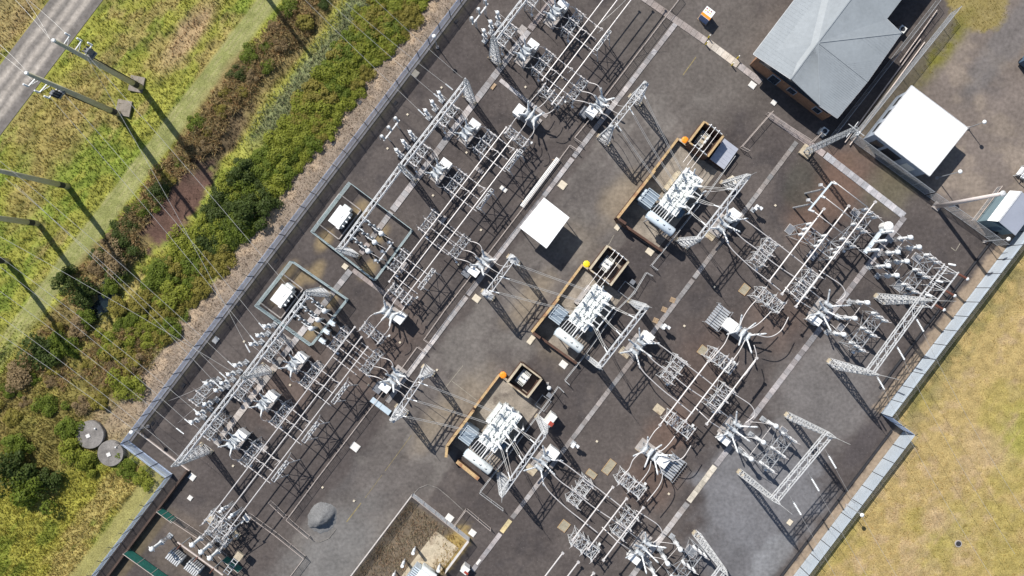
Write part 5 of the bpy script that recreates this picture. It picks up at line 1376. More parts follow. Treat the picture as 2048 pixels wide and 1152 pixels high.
for i, (c, nm, *_) in enumerate(TR):
    o = flat(W(*c, 3.6))
    for k, (f, y) in enumerate(((.12, 1.9), (.5, 0), (.88, -1.9))):
        a = G(*FG[i][0]) * (1 - f) + G(*FG[i][1]) * f + UP * 8.1; b = o + AX * y - BX * 1.55 + UP * 5.3
        twin(a, b, .5, f'{PHN[k]} twin line from the feeder gantry to the {nm} transformer', 1.5)
        f2 = (.2, .5, .8)[k]; a = G(*TG[i][0]) * (1 - f2) + G(*TG[i][1]) * f2 + UP * 8.9; b = o + AX * y + BX * 1.75 + UP * 5.7
        twin(a, b, .25, f'{PHN[k]} short twin line from the {nm} transformer to its gantry', 1.4, .22, .035)
        b2 = o + AX * y * 1.0 + BX * 2.75 + UP * 5.3
        lead(bez(a - UP * .3 + AX * .5, (a + b2) / 2 - UP * 1.8, b2, 10), f'{PHN[k]} slack lead from gantry beam to the pipe stand, {nm} transformer', .03, 'slack gantry leads')

# ---------------------------------------------------------------- white earthing transformers in the teal enclosures
def earth_bay(c, nm, dx):
    t = thing('earthing_transformer', f'white box transformer at the left end of the {nm} teal enclosure', 'transformer', flat(W(*c, 2.6)), PH)
    mb = MB(); mb.box((0, 0, 1.4), (1.85, 2.9, 2.0)); mb.build('tank', M['tank'], t); mb = MB(); mb.box((0, 0, 2.45), (1.95, 3.0, .1)); mb.box((-.4, -.3, 2.53), (.5, .12, .08), .6); mb.box((.3, .3, 2.53), (.1, .7, .06)); mb.box((.85, -1.45, 2.5), (.5, .3, .2)); mb.build('cover', M['white'], t)
    for k in range(3): put_ins('ebt', .15, 'porcw', t, (.9, -.8 + .8 * k, 2.0), (1.5, -.8 + .8 * k, 2.5), 'bushing')
    mb = MB(); mb.box((0, 1.75, 1.4), (1.2, .5, 1.4)); mb.build('radiator', M['tank'], t)
    mb = MB(); w = 2.1
    for x, y, sx, sy in ((-w, 0, .15, 5.6), (w, 0, .15, 5.6), (0, -2.8, 2 * w - .15, .15), (0, 2.8, 2 * w - .15, .15)): mb.box((x, y, .18), (sx, sy, .36))
    k_ = mb.build('bund_kerb', M['conc'], None, False, flat(W(*c, .3))); k_.rotation_euler = (0, 0, PH); tag(k_, f'low concrete kerb around the white transformer, {nm} enclosure', 'kerb')
    for k in range(3):
        b0, a0 = 46, 48 - 22 * k + dx
        s = thing('resistor_stand', f'{PHN[k]} row of ribbed grey posts inside the {nm} teal enclosure', 'insulator stand', flat(W(*off(*c, b0 + 14, a0 - 22), 2)), PH); mb = MB()
        mb.bar((-1.5, 0, 1.2), (1.5, 0, 1.2), .16); [mb.bar((x, y, 0), (x, y, 1.2), .09) for x in (-1.3, 1.3) for y in (-.15, .15)]; mb.build('frame', M['galv'], s)
        for j in range(7): put_ins('ers', .17, 'porc', s, (-1.4 + .42 * j + (.25 if j > 3 else 0), (-.14 if j % 2 else .14), 1.25), (-1.4 + .42 * j + (.25 if j > 3 else 0), (-.2 if j % 2 else .2), 2.2))
        mb = MB(); mb.bar((-1.5, .18, 2.25), (-.1, .18, 2.25), .08); mb.bar((.4, -.18, 2.25), (1.6, -.18, 2.25), .08); mb.build('link_bar', M['porcw'], s)
        q = off(*c, b0 + 42, a0 - 24)
        ct = thing('current_transformer', f'{PHN[k]} white ball headed transformer inside the {nm} teal enclosure', 'instrument transformer', flat(W(*q, 3.0)), PH); mb = MB()
        mb.bar((0, 0, 0), (0, 0, 1.3), .3); mb.build('pedestal', M['galv'], ct); put_ins('ect', .2, 'porcw', ct, (0, 0, 1.3), (0, 0, 2.7)); mb = MB(); mb.lathe((0, 0, 2.65), (0, 0, 3.4), [(0, .2), (.15, .36), (.5, .42), (.85, .36), (1, .1)], 12); mb.tube((-.6, 0, 3.0), (.6, 0, 3.0), .05); mb.build('head', M['porcw'], ct, True)
        lead([W(*off(*q, -12, 0), 2.3), W(*q, 3.0)], f'{PHN[k]} short bar into the ball headed transformer, {nm} enclosure', .035, 'enclosure bars')
        lead([W(*off(*q, 6, 0), 3.0), W(*off(*q, 26, 3), 3.4)], f'{PHN[k]} short bar leaving the ball headed transformer, {nm} enclosure', .035, 'enclosure bars')
earth_bay((678, 433), 'upper', 0)
earth_bay((562, 591), 'lower', 4)
disc_left(flat(W(797, 522, 3.2)), PH, 'grey isolator just outside the right side of the upper teal enclosure', 'enclosure isolators')
disc_left(flat(W(676, 679, 3.2)), PH, 'grey isolator just outside the right side of the lower teal enclosure', 'enclosure isolators')
disc_left(flat(W(858, 443, 3.2)), PH, 'grey isolator left of the bus tubes above the upper teal enclosure', 'enclosure isolators')
bus_sup(flat(W(853, 558, 4.5)), PH, 'twin railed bus support right of the upper teal enclosure', 'bus supports')
for uv, nm in (((762, 502), 'upper enclosure'), ((640, 664), 'lower enclosure'), ((823, 424), 'empty slot')):
    for k, a in enumerate((20, -1, -23)):
        tubebar(bp(uv, 52, a - 1, 4.2), bp(uv, 110, a - 1, 4.4), .06, f'{PHN[k]} thin cross tube under the bus tubes right of the {nm}', 'thin cross tubes', ends=False, name='cross_tube')
for k, (u, v) in enumerate(((662, 646), (651, 663), (643, 682))):
    t = thing('surge_arrester', f'{PHN[k]} blue lidded arrester outside the lower teal enclosure', 'surge arrester', flat(W(u, v, 3)), PH); mb = MB(); mb.bar((0, 0, 0), (0, 0, 2.2), .25); mb.build('pedestal', M['galv'], t)
    mb = MB(); mb.box((0, 0, 2.5), (.95, .6, .5)); mb.build('box', M['consv'], t); put_ins('eba', .16, 'porcw', t, (.3, 0, 2.75), (.8, .1, 3.6))
# ---------------------------------------------------------------- right yard
RC = (1965, 2010, 2057); ZR = 6.0
def rb(k, v): return W(RC[k] - .759 * v, v, ZR)
RSEG = [((418, 412, 404), (562, 588, 613), 'upper'), ((722, 718, 716), (850, 842, 848), 'middle'), ((974, 997, 1015), (1080, 1098, 1120), 'lower'), ((1106, 1124, 1146), (1200, 1200, 1220), 'bottom')]
for k in range(3):
    for (a, b, nm) in RSEG:
        tubebar(rb(k, a[k]), rb(k, b[k]), .105, f'{("left", "middle", "right")[k]} thick pale bus tube of the right yard, {nm} run', 'right yard bus tubes')
def tubes(paths, label, grp, r=.07, z=5.4):
    for k, p in enumerate(paths): lead([W(*q[:2], q[2] if len(q) > 2 else z) for q in p], f'{PHN[k]} {label}', r, grp, name='connection_tube')
def smooth(p, n=6):
    P = [Vector((*q, 0)) for q in p]; out = []
    for i in range(len(P) - 1):
        a, b, c, d = P[max(i - 1, 0)], P[i], P[i + 1], P[min(i + 2, len(P) - 1)]
        for j in range(n):
            t = j / n; out.append(.5 * ((2 * b) + (c - a) * t + (2 * a - 5 * b + 4 * c - d) * t * t + (3 * b - a - 3 * c + d) * t ** 3))
    out.append(P[-1]); return [(q.x, q.y) for q in out]
# bus section switches (across the tubes)
for (u, v, l) in ((1543, 600, 'lattice isolator across the thick bus tubes above the grated platform breaker'), (1446, 722, 'lattice isolator across the thick bus tubes below the grated platform breaker'),
                  (1362, 852, 'lattice isolator across the thick bus tubes above the second platform breaker'), (1264, 972, 'lattice isolator across the thick bus tubes below the second platform breaker'),
                  (1170, 1096, 'lattice isolator across the thick bus tubes at the bottom edge')):
    disc_lat(flat(W(u, v, 4)), PH + PZ, l, 'right yard cross isolators')
for (u, v, l) in ((1533, 504, 'lattice isolator feeding the upper transformer breaker'), (1349, 740, 'lattice isolator feeding the middle transformer breaker'), (1161, 988, 'lattice isolator feeding the lower transformer breaker'),
                  (1617, 568, 'lattice isolator feeding the upper line bay'), (1444, 797, 'lattice isolator feeding the middle line bay'), (1252, 1053, 'lattice isolator feeding the lower line bay')):
    disc_lat(flat(W(u, v, 4)), PH, l, 'right yard feeder isolators')
for (u, v, l) in ((1452, 448, 'white breaker with long splayed bushings right of the upper transformer gantry'), (1277, 695, 'white breaker with long splayed bushings right of the middle transformer gantry'), (1086, 928, 'white breaker with long splayed bushings right of the lower transformer gantry')):
    brk_big(flat(W(u, v, 3)), PH, l, 'transformer breakers')
for (u, v, l) in ((1654, 620, 'white line breaker with splayed bushings in the upper line bay'), (1470, 861, 'white line breaker with splayed bushings in the middle line bay'), (1289, 1100, 'white line breaker with splayed bushings in the lower line bay')):
    brk_xfd(flat(W(u, v, 3)), PH, l, 'line breakers')
brk_plat(flat(W(1489, 667, 3)), PH + PZ, 'white breaker with a grated side platform in the upper bus gap', 'platform breakers')
brk_plat(flat(W(1303, 908, 3)), PH - PZ, 'white breaker with a grated side platform in the lower bus gap', 'platform breakers')
tubes([smooth(p) for p in ([(1513, 600), (1500, 614), (1487, 634), (1480, 652)], [(1543, 622), (1520, 645), (1500, 657), (1488, 655)], [(1577, 634), (1562, 661), (1538, 674), (1508, 668)])], 'thick bowed tube above the grated platform breaker', 'thick bowed tubes')
tubes([smooth(p) for p in ([(1460, 663), (1450, 686), (1436, 704), (1420, 722)], [(1490, 680), (1480, 700), (1466, 720), (1452, 738)], [(1508, 690), (1513, 716), (1500, 738), (1488, 752)])], 'thick bowed tube below the grated platform breaker', 'thick bowed tubes')
tubes([smooth(p) for p in ([(1323, 850), (1310, 862), (1298, 880), (1290, 894)], [(1350, 872), (1338, 888), (1325, 900), (1312, 905)], [(1382, 891), (1366, 915), (1348, 921), (1322, 914)])], 'thick bowed tube above the second platform breaker', 'thick bowed tubes')
tubes([smooth(p) for p in ([(1280, 906), (1266, 920), (1258, 938), (1242, 954)], [(1302, 922), (1298, 940), (1284, 960), (1270, 976)], [(1318, 930), (1325, 950), (1318, 972), (1294, 1003)])], 'thick bowed tube below the second platform breaker', 'thick bowed tubes')
TT = [[(1110, 918), (1130, 928), (1166, 955), (1205, 984), (1256, 1024)], [(1098, 940), (1120, 962), (1150, 984), (1184, 1012), (1228, 1041)], [(1086, 965), (1100, 985), (1133, 1016), (1162, 1039), (1196, 1066)]]
for sh, nm in (((366, -484), 'upper'), ((190, -238), 'middle'), ((0, 0), 'lower')):
    tubes([smooth([(x + sh[0], y + sh[1]) for x, y in p]) for p in TT], f'long pale tube from the {nm} transformer breaker to the thick bus', 'transformer connection tubes', .08, 5.0)
for sh, nm in (((0, 0), 'upper'), ((-181, 240), 'middle'), ((-366, 480), 'lower')):
    tubes([[(x + sh[0], y + sh[1]) for x, y in p] for p in (smooth([(1638, 541), (1662, 556), (1684, 572), (1690, 590), (1672, 606)]), [(1590, 558), (1612, 574), (1640, 596)], [(1570, 574), (1602, 604), (1634, 624)])], f'tube from the thick bus to the {nm} line breaker', 'line connection tubes', .07, 4.9)
# upper right tee-off
def portal():
    z = 6.2; a, b = W(1664, 364, z), W(1617, 421, z); t = thing('tube_portal', 'grey two leg portal with three pale tubes above the right yard', 'portal', flat((a + b) / 2)); mb = MB()
    mb.bar(a, b, .22, .2); wb(mb, 'beam', 'consv', t)
    for f in (.22, .75):
        p = a + (b - a) * f; mb = MB(); mb.tube((p.x - .5, p.y + .1, 0), (p.x, p.y, z), .14); wb(mb, 'leg', 'galv', t); mb = MB(); c = p - BX * .9 - UP * .4; mb.bar(p - UP * .3, c, .09); mb.box(c, (.4, .4, .5)); wb(mb, 'bracket', 'galv_lt', t)
    for f in (0.02, .5, .98):
        p = a + (b - a) * f; mb = MB(); insul(mb, p + UP * .1, p + BX * .55 + UP * .75, .17); wb(mb, 'insulator', 'porcw', t)
portal()
tubes([[(1667, 362, 6.8), (1736, 415, 6.2)], [(1645, 391, 6.8), (1708, 440, 6.2)], [(1624, 420, 6.8), (1692, 472, 6.2)]], 'pale tube leaving the two leg portal', 'portal tubes', .07)
disc_bus(flat(W(1641, 482, 5)), PH + PZ, 'tall isolator with nine white posts across the top of the thick bus')
for (u, v, l) in ((1719, 456, 'isolator with white posts left of the live tank breaker'), (1844, 547, 'isolator with white posts near the upper right termination frame'), (1738, 664, 'isolator with white posts in the upper line bay'),
                  (1557, 905, 'isolator with white posts in the middle line bay'), (1378, 1134, 'isolator with white posts in the lower line bay')):
    disc_white(flat(W(u, v, 4)), PH, l, 'white post isolators')
for row, nm in ((((1727, 605), (1702, 636), (1680, 668)), 'upper line bay'), (((1546, 849), (1521, 881), (1497, 914)), 'middle line bay'), (((1357, 1093), (1332, 1121), (1308, 1148)), 'lower line bay'),
                (((1812, 476), (1787, 505), (1768, 532)), 'left of the two rows at the upper right'), (((1829, 495), (1805, 523), (1785, 551)), 'right of the two rows at the upper right')):
    for k, (u, v) in enumerate(row):
        ct_big(flat(W(u, v, 4.2)), PH, f'{PHN[k]} tall white instrument transformer, {nm}', 'tall white instrument transformers')
    a, b = W(*row[0], 2.6), W(*row[2], 2.6); tubebar(a, b, .04, f'thin tie bar along the white transformers, {nm}', 'tie bars', ends=False, name='tie_bar')
def livetank():
    c = flat(W(1752, 482, 3)); t = thing('live_tank_breaker', 'bright beam breaker with three white posts and a white box', 'circuit breaker', c, PH); mb = MB(); mb.box((0, 0, 2.3), (.5, 4.4, .42)); mb.build('beam', M['consv'], t)
    for y in (-1.6, 1.6): mb = MB(); mb.bar((0, y, 0), (0, y, 2.1), .22); mb.build('leg', M['galv'], t)
    for y in (-1.7, 0, 1.7):
        put_ins('ltb', .24, 'porcw', t, (.15, y, 2.5), (.15, y, 3.9), 'post'); put_ins('ltb', .24, 'porcw', t, (.15, y, 4.0), (.15, y, 5.3), 'interrupter')
        mb = MB(); mb.box((.15, y, 3.95), (.5, .3, .16)); mb.build('joint', M['porcw'], t); mb = MB(); mb.tube((.15, y, 5.3), (.15, y, 5.5), .18); mb.build('terminal', M['porcw'], t)
    mb = MB(); mb.lathe((.2, 2.9, 1.4), (.2, 2.9, 3.2), [(0, .7), (.9, .75), (1, .5)], 10); mb.build('mechanism_box', M['white'], t)
livetank()
def termination():
    c = flat(W(1882, 575, 4)); t = thing('termination_frame', 'long frame with three brown insulators at the right corner of the yard', 'frame', c, PH); mb = MB()
    for x in (-.7, .7, -1.3): mb.bar((x, -3.4, 4.0 if x > 0 else 3.2), (x, 3.4, 4.0 if x > 0 else 3.2), .15)
    for y in (-3.2, -1.6, 0, 1.6, 3.2): mb.bar((-1.3, y, 3.2), (.7, y, 3.9), .07); mb.bar((-.7, y, 0), (-.7, y, 3.2), .12); mb.bar((.7, y, 0), (.7, y, 4.0), .12); mb.bar((-.7, y, .4), (.7, y, 3.5), .06)
    mb.build('frame', M['galv_lt'], t)
    for k, y in enumerate((3.1, 0, -2.6)):
        mb = MB(); insul(mb, (.8, y, 4.1), (1.9, y, 4.6), .24); mb.build('brown_insulator', M['porcb'], t); mb = MB(); mb.lathe((1.9, y, 4.6), (2.2, y, 4.75), [(0, .2), (.5, .28), (1, .1)], 9); mb.build('cap', M['porcw'], t)
        put_ins('trm', .18, 'porcw', t, (-.9, y + .6, 3.4), (-.5, y + .6, 4.5))
termination()
for k, (p, q) in enumerate((((1745, 425), (1912, 551)), ((1722, 455), (1890, 578)), ((1700, 484), (1868, 607)))):
    lead(sagpts(W(*p, 5.0), W(*q, 5.2), .7, 16), f'{PHN[k]} long slack lead along the upper right bay', .04, 'upper right bay leads')
for sh, nm in (((0, 0), 'upper'), ((-181, 244), 'middle'), ((-370, 484), 'lower')):
    for k, (p, q, r_) in enumerate((((1672, 600), (1727, 606), (1760, 628)), ((1668, 630), (1702, 637), (1735, 660)), ((1660, 648), (1680, 669), (1712, 690)))):
        S = lambda x: (x[0] + sh[0], x[1] + sh[1])
        lead(bez(W(*S(p), 4.3), W(*S(((p[0] + q[0]) / 2, (p[1] + q[1]) / 2 - 4)), 5.2), W(*S(q), 5.2), 8) + [W(*S(r_), 4.9)], f'{PHN[k]} lead from line breaker over the white transformer, {nm} line bay', .04, 'line bay leads')
# low kiosks and pads
for (u, v, l) in ((1515, 417, 'small white switch post by the trench, right of the upper transformer gantry'), (1331, 655, 'small white switch post by the trench, right of the pallets'), (1149, 892, 'small white switch post by the trench, below the lower masonry box')):
    t = thing('switch_post', l, 'switch post', flat(W(u, v, 2)), PH); mb = MB(); mb.bar((0, 0, 0), (0, 0, 1.9), .22); mb.box((0, 0, .06), (.7, .7, .12)); mb.build('pedestal', M['galv'], t)
    mb = MB(); mb.box((-.25, 0, 2.1), (.5, .8, .35)); mb.box((.35, .25, 2.15), (.45, .45, .45)); mb.build('box', M['porcw'], t); put_ins('swp', .17, 'porcw', t, (-.2, .1, 2.25), (-.2, .1, 2.8))
for (u, v, b, a, l) in ((1489, 579, 15, 20, 'khaki grating pad at the left of the upper cross isolator'), (1405, 701, 14, 18, 'khaki pad above the blurred isolator by the grated platform'), (1318, 819, 20, 16, 'tan pad left of the middle bus run'),
                        (1218, 934, 15, 30, 'long khaki grating pad left of the lower cross isolator'), (1183, 948, 20, 12, 'khaki pad on top of the lower transformer isolator'), (1128, 1052, 17, 20, 'khaki pad left of the bottom cross isolator'),
                        (1283, 894, 17, 22, 'grey tan pad beside the second platform breaker'), (1580, 459, 14, 18, 'grey plate pad in the reddish gravel'), (1625, 510, 16, 18, 'grey plate under the bus near the nine post isolator'), (1710, 425, 14, 14, 'grey plate beside the upper right isolator'),
                        (1833, 515, 15, 15, 'grey plate right of the white transformer rows'), (1798, 573, 17, 17, 'grey plate below the white transformer rows'), (1382, 1102, 22, 18, 'pale grey plate in the lower line bay'), (1682, 655, 12, 14, 'grey plate in the upper line bay'),
                        (1566, 862, 15, 14, 'faint grey plate in the middle line bay'), (1420, 470, 22, 16, 'buff slab under the upper transformer breaker'), (1250, 705, 22, 16, 'buff slab under the middle transformer breaker'), (1062, 940, 22, 16, 'buff slab under the lower transformer breaker'),
                        (572, 678, 24, 12, 'light grey slab between gantry and lower teal enclosure'), (512, 755, 20, 14, 'light grey slab under the mid column of the lower gantry'), (1044, 60, 14, 18, 'grey slab below the topmost gantry isolator'), (638, 730, 18, 12, 'rusty edged slab right of the fifth bay breaker'),
                        (525, 895, 18, 14, 'grey slab right of the lowest bay breaker'), (958, 340, 20, 8, 'pale grey strip slab beside the fourth bay bus isolator'), (886, 440, 8, 18, 'pale strip slab left of the bus above the upper enclosure'), (806, 535, 10, 24, 'light slab beside the isolator of the upper enclosure'), (770, 760, 10, 8, 'pale slab by the lower feeder breaker')):
    m = 'padgr' if 'khaki' in l else ('buff' if 'buff' in l or 'tan' in l else ('plate' if 'plate' in l else 'conc'))
    p = G(u, v, .12); t = thing('equipment_pad', l, 'pad', p, PH); mb = MB(); mb.box((0, 0, .06), (b * K, a * K, .12)); mb.build('slab', M[m], t)
    if 'khaki' in l or 'plate' in l:
        mb = MB()
        for s in (-1, 1): mb.box((s * b * K / 2, 0, .08), (.05, a * K + .05, .16)); mb.box((0, s * a * K / 2, .08), (b * K - .05, .05, .16))
        mb.build('edge_frame', M['alu' if 'plate' in l else 'tan'], t)
def kiosk(label, u, v, sx, sy, h, m, lidm):
    t = thing('kiosk', label, 'kiosk', flat(W(u, v, h)), PH); mb = MB(); mb.box((0, 0, h / 2), (sx, sy, h)); mb.build('body', M[m], t); mb = MB(); mb.box((0, 0, h + .04), (sx + .12, sy + .12, .08)); mb.build('top', M[lidm], t)
    mb = MB(); mb.box((sx / 2 - .1, -sy * .22, h + .1), (sx * .7, sy * .35, .06)); mb.build('cover', M['red'], t) if lidm == 'wallw' else None
kiosk('cream kiosk with a red cover at the foot of the lower transformer gantry', 1101, 840, 1.0, 1.9, 2.4, 'wallw', 'wallw')
kiosk('cream yellow kiosk at the foot of the upper transformer gantry', 1467, 361, 1.2, .9, 2.2, 'beige', 'beige')
kiosk('small pale kiosk at the bottom edge beside the weedy compound', 930, 1140, 1.0, 1.0, 1.5, 'pale', 'wallw')

# ---------------------------------------------------------------- overhead lines
def wire(p, q, sag, label, string=0, grp=None, r=.022, send=0):
    p, q = Vector(p), Vector(q); t = thing('power_line', label, 'power line', p, 0, grp); d = (q - p).normalized()
    mb = MB(); mb.path(sagpts(p + d * string, q - d * send, sag, 18), r, 5); wb(mb, 'conductor', 'wire', t)
    if string: mb = MB(); insul(mb, p, p + d * string, .12); wb(mb, 'insulator_string', 'porcw', t)
    if send: mb = MB(); insul(mb, q - d * send, q, .11); wb(mb, 'insulator_string', 'porcw', t)
LINES = [((590, -20, 14), (850, 232, 9), 'left wire from the top edge to the third bay gantry'), ((632, -20, 14), (882, 200, 9), 'middle wire from the top edge to the third bay gantry'), ((690, 5, 14), (906, 180, 9), 'right wire from the top edge to the third bay gantry'),
         ((730, -20, 16), (925, 156, 10.7), 'earth wire from the top edge to the third bay gantry peak'), ((1290, -40, 9), (1196, 50, 6), 'short wire slanting down at the top edge'),
         ((110, 168, 15), (530, 660, 9), 'upper wire from the second concrete pole to the fifth bay'), ((96, 190, 15), (512, 685, 9), 'middle wire from the second concrete pole to the fifth bay'), ((165, 100, 15), (598, 600, 10.6), 'earth wire from the first concrete pole to the lower gantry peak'),
         ((172, 112, 15), (500, 705, 9), 'lower wire from the first concrete pole to the fifth bay'), ((0, 322, 18), (470, 735, 9), 'upper wire from the third concrete pole to the sixth bay'), ((10, 356, 16), (453, 757, 9), 'middle wire from the third concrete pole to the sixth bay'),
         ((30, 368, 14), (440, 775, 9), 'lower wire from the third concrete pole to the sixth bay'), ((-60, 440, 18), (486, 757, 10.6), 'earth wire from the left edge to the middle gantry peak'), ((-60, 470, 16), (402, 830, 9), 'upper wire from the left edge to the lowest bay'),
         ((-60, 488, 16), (384, 850, 9), 'middle wire from the left edge to the lowest bay'), ((-60, 540, 16), (368, 868, 9), 'lower wire from the left edge to the lowest bay'), ((-60, 590, 15), (357, 912, 9), 'lowest long wire from the left edge to the gantry end'),
         ((-60, 630, 15), (352, 925, 10.5), 'earth wire from the left edge to the gantry end'),
         ((100, 78, 19), (-40, -70, 19), 'upper wire leaving the first pole toward the corner'), ((104, 86, 17), (0, -70, 17), 'lower wire leaving the first pole toward the corner'), ((52, 141, 19), (-60, 40, 19), 'upper wire leaving the second pole toward the left edge'), ((70, 165, 17), (-60, 62, 17), 'lower wire leaving the second pole toward the left edge'),
         ((140, 75, 17), (20, -30, 17), 'outer wire leaving the first pole toward the corner')]
for p, q, l in LINES: wire(W(*p), W(*q), .9, l, 0, 'thin overhead wires', .022, 1.3 if 'bay' in l and 'earth' not in l else 0)
for (a, b, z, nm) in (((1834, 603), (1733, 752), 10.6, 'perimeter'), ((1656, 880), (1566, 1000), 13.2, 'square lower right'), ((1448, 1138), (1370, 1240), 13.0, 'bottom edge')):
    A, B = W(*a, z), W(*b, z)
    for k, f in enumerate((.12, .5, .9)):
        p = A + (B - A) * f; q = p + BX * 34 - AX * 13; q.z = z - 3
        wire(p + BX * .4, q, 1.2, f'{PHN[k]} line wire leaving the {nm} gantry over the lawn', 0, None, .018)
        d = (q - p).normalized(); t = thing('insulator_string', f'{PHN[k]} white insulator string hanging off the {nm} gantry', 'insulator string', p); mb = MB(); s = p + BX * .4 + d * 1.2 - UP * .15; insul(mb, s, s + d * 2.0, .14); wb(mb, 'insulator', 'porcw', t); mb = MB(); mb.tube(s - d * .2, s, .08); wb(mb, 'clamp', 'galv', t)

# ---------------------------------------------------------------- bottom left capacitor bank and bottom compound
def bank(label, u, v, L):
    t = thing('capacitor_bank', label, 'capacitor bank', flat(W(u, v, 2.2)), PH); mb = MB(); mb.box((0, 0, .6), (L, 1.3, .2)); [mb.bar((x, y, 0), (x, y, .6), .12) for x in (-L / 2 + .2, L / 2 - .2) for y in (-.5, .5)]; mb.build('rack', M['galv'], t)
    for i in range(7):
        x = -L / 2 + L * (i + .5) / 7; mb = MB(); mb.box((x, 0, 1.35), (L / 7 * .62, 1.5, 1.25)); mb.build('can', M['galv_lt'], t)
    for i in range(0, 7, 2): put_ins('cap', .1, 'porcw', t, (-L / 2 + L * (i + .5) / 7, .4, 2.0), (-L / 2 + L * (i + .5) / 7, .55, 2.6), 'bushing')
bank('left ribbed grey capacitor rack at the bottom left of the yard', 346, 1118, 2.3); bank('right ribbed grey capacitor rack at the bottom left of the yard', 383, 1139, 2.3)
def cbeam():
    a, b = W(355, 1084, 3), W(446, 1150, 3); t = thing('insulated_beam', 'long pale beam with reddish insulators over the capacitor racks', 'beam', flat((a + b) / 2)); mb = MB(); mb.bar(a, b, .2, .18); wb(mb, 'beam', 'rail', t)
    for f in (.08, .45, .8):
        p = a + (b - a) * f; mb = MB(); mb.bar((p.x, p.y, 0), p, .12); wb(mb, 'leg', 'galv', t); mb = MB(); insul(mb, p + UP * .05, p - AX * .7 + UP * .5, .13); wb(mb, 'insulator', 'porcb', t)
cbeam()
for k, (u, v, l) in enumerate(((316, 1089, 'white instrument transformer alone left of the capacitor racks'), (395, 1081, 'upper white instrument transformer right of the mesh fence'), (413, 1095, 'middle white instrument transformer right of the mesh fence'), (430, 1107, 'lower white instrument transformer right of the mesh fence'))):
    ct_big(flat(W(u, v, 3.6)), PH, l, 'bottom left instrument transformers')
disc_lat(flat(W(436, 1050, 3.8)), PH + PZ, 'weathered cream lattice isolator ending the left bus at the bottom', 'bottom left isolators')
disc_left(flat(W(432, 1074, 3.2)), PH + PZ, 'grey isolator between the bus end and the white transformers', 'bottom left isolators')
for (u, v, b, a, l) in ((421, 1037, 13, 14, 'cream slab left of the bus end isolator'), (473, 1070, 14, 14, 'cream slab right of the bus end isolator')):
    t = thing('equipment_pad', l, 'pad', G(u, v), PH); mb = MB(); mb.box((0, 0, .08), (b * K, a * K, .16)); mb.build('slab', M['buff'], t)
for k, (u, v, dy) in enumerate(((447, 1020, 1), (466, 1032, 1))):
    post_row(('left', 'right')[k] + ' slim insulator stand above the bus end', flat(W(u, v, 3.5)), .5, 2.6, 2, 1.2)
tubes([[(430, 1030, 5.2), (414, 1062, 4)], [(447, 1042, 5.2), (425, 1075, 4)], [(466, 1055, 5.2), (440, 1090, 4)]], 'drop tube from the bus end at the bottom left', 'bus end tubes', .05)
def cabinet2():
    t = thing('cable_rack', 'cream topped ladder rack at the right end of the capacitor bank', 'rack', flat(W(470, 1122, 2)), PH); mb = MB()
    for x in (-.4, .4): mb.bar((x, -2.5, 1.9), (x, .6, 1.9), .09)
    for i in range(6): mb.bar((-.4, -2.4 + .5 * i, 1.9), (.4, -2.4 + .5 * i, 1.9), .07)
    for y in (-2.4, .5): [mb.bar((x, y, 0), (x, y, 1.9), .09) for x in (-.4, .4)]
    mb.build('frame', M['galv_lt'], t); mb = MB(); mb.box((0, .9, 1.9), (1.1, 1.1, .4)); mb.build('box', M['buff'], t)
cabinet2()
def t4():
    c = flat(W(846, 1160, 3)); t = thing('power_transformer', 'white ribbed transformer rising from the bottom edge inside the weedy compound', 'transformer', c, PH)
    mb = MB(); mb.box((0, -1, 1.6), (2.2, 4.4, 2.4)); mb.build('tank', M['tank'], t); mb = MB(); mb.box((0, -1, 2.86), (2.4, 4.6, .1)); mb.build('cover', M['white'], t)
    for s in (-1, 1):
        for i in range(12): mb = MB(); mb.box((s * 1.65, -2.9 + i * .33, 1.7), (.9, .14, 2.0)); mb.build('radiator_fin', M['consv'], t)
    for k in range(3): put_ins('t4', .18, 'porcw', t, (0, -2 + k * 1.1, 2.9), (.3, -2 + k * 1.1, 3.9), 'bushing')
    mb = MB(); mb.tube((-1.2, 1.5, 3.0), (1.2, 1.5, 3.0), .4, n=14); mb.build('conservator', M['tank'], t)
    mb = MB(); mb.box((0, .6, .04), (4.4, 9.6, .1)); o = mb.build('concrete_pad', M['buff'], None, False, flat(W(852, 1135, .1))); o.rotation_euler = (0, 0, PH); tag(o, 'buff stained concrete pad under the bottom transformer', 'pad')
t4()
for (u, v, l) in ((831, 1099, 'white post upright in dead weeds, top one of the compound'), (810, 1124, 'white post upright in dead weeds, left one of the compound'), (880, 1133, 'white post beside the bottom transformer, right one of the compound'), (791, 1148, 'white post at the bottom edge of the compound')):
    t = thing('insulator_post', l, 'post', G(u, v - 6)); mb = MB(); mb.tube((0, 0, 0), (0, 0, 1.1), .12); mb.build('pedestal', M['galv_lt'], t); put_ins('wp', .24, 'porcw', t, (0, 0, 1.1), (0, 0, 2.6)); mb = MB(); mb.tube((0, 0, 2.6), (0, 0, 2.75), .26, n=12); mb.build('cap', M['porcw'], t)
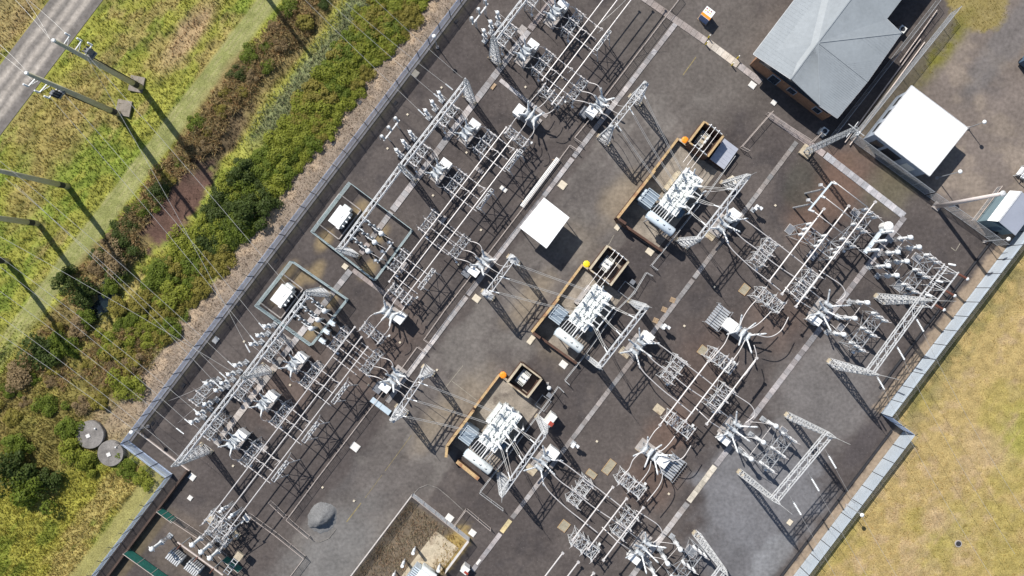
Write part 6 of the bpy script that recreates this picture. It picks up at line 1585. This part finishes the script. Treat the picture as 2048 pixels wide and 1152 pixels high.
t = thing('manhole_cover', 'small grey manhole in a bare patch of the dry lawn', 'manhole', G(1916, 1087)); mb = MB(); mb.lathe((0, 0, 0), (0, 0, .12), [(0, .55), (.9, .55), (1, .5)], 18); mb.build('ring', M['conc'], t); mb = MB(); mb.tube((0, 0, .12), (0, 0, .15), .4, n=16); mb.build('lid', M['dark'], t)
for j, (p, q) in enumerate((((1842, 78), (1690, 285)), ((1850, 84), (1700, 290)), ((1875, 20), (1800, 125)))):
    P, Q = G(*p, .4), G(*q, .4); tubebar(P + UP * .35, Q + UP * .35, .09, ('left', 'middle', 'right')[j] + ' long pale pipe laid beside the control building chain fence', 'long pipes by the building', 'rail', 'ground_pipe', False)

# ---------------------------------------------------------------- camera, light, sky
cam = bpy.data.cameras.new('camera'); cam.lens = 24.0; cam.sensor_width = 36.0; cam.clip_end = 4000; cam.clip_start = .5
co = bpy.data.objects.new('camera', cam); COL.objects.link(co); co.location = (0, 0, H); co.rotation_euler = (0, 0, 0); SC.camera = co
EL = math.radians(46); sd = Vector((.595, -.804, 0)).normalized()
ld = Vector((sd.x * math.cos(EL), sd.y * math.cos(EL), -math.sin(EL)))
sun = bpy.data.lights.new('sun', 'SUN'); sun.energy = 4.5; sun.angle = math.radians(.53); sun.color = (1, .955, .89)
so = bpy.data.objects.new('sun', sun); COL.objects.link(so); so.rotation_euler = ld.to_track_quat('-Z', 'Y').to_euler(); so.location = (-40, 50, 80)
w = bpy.data.worlds.new('World'); SC.world = w; w.use_nodes = True; nt = w.node_tree
sky = nt.nodes.new('ShaderNodeTexSky'); sky.sky_type = 'NISHITA'; sky.sun_disc = False; sky.sun_elevation = EL; sky.sun_rotation = math.atan2(-sd.x, -sd.y); sky.air_density = 1.0; sky.dust_density = .6
bg = nt.nodes['Background']; bg.inputs['Strength'].default_value = .085; nt.links.new(sky.outputs[0], bg.inputs['Color'])
SC.view_settings.view_transform = 'Standard'; SC.view_settings.look = 'None'; SC.view_settings.exposure = 0.36; SC.view_settings.gamma = 1
SC.cycles.max_bounces = 4; SC.cycles.diffuse_bounces = 2; SC.cycles.glossy_bounces = 2; SC.cycles.transmission_bounces = 2; SC.cycles.use_denoising = True
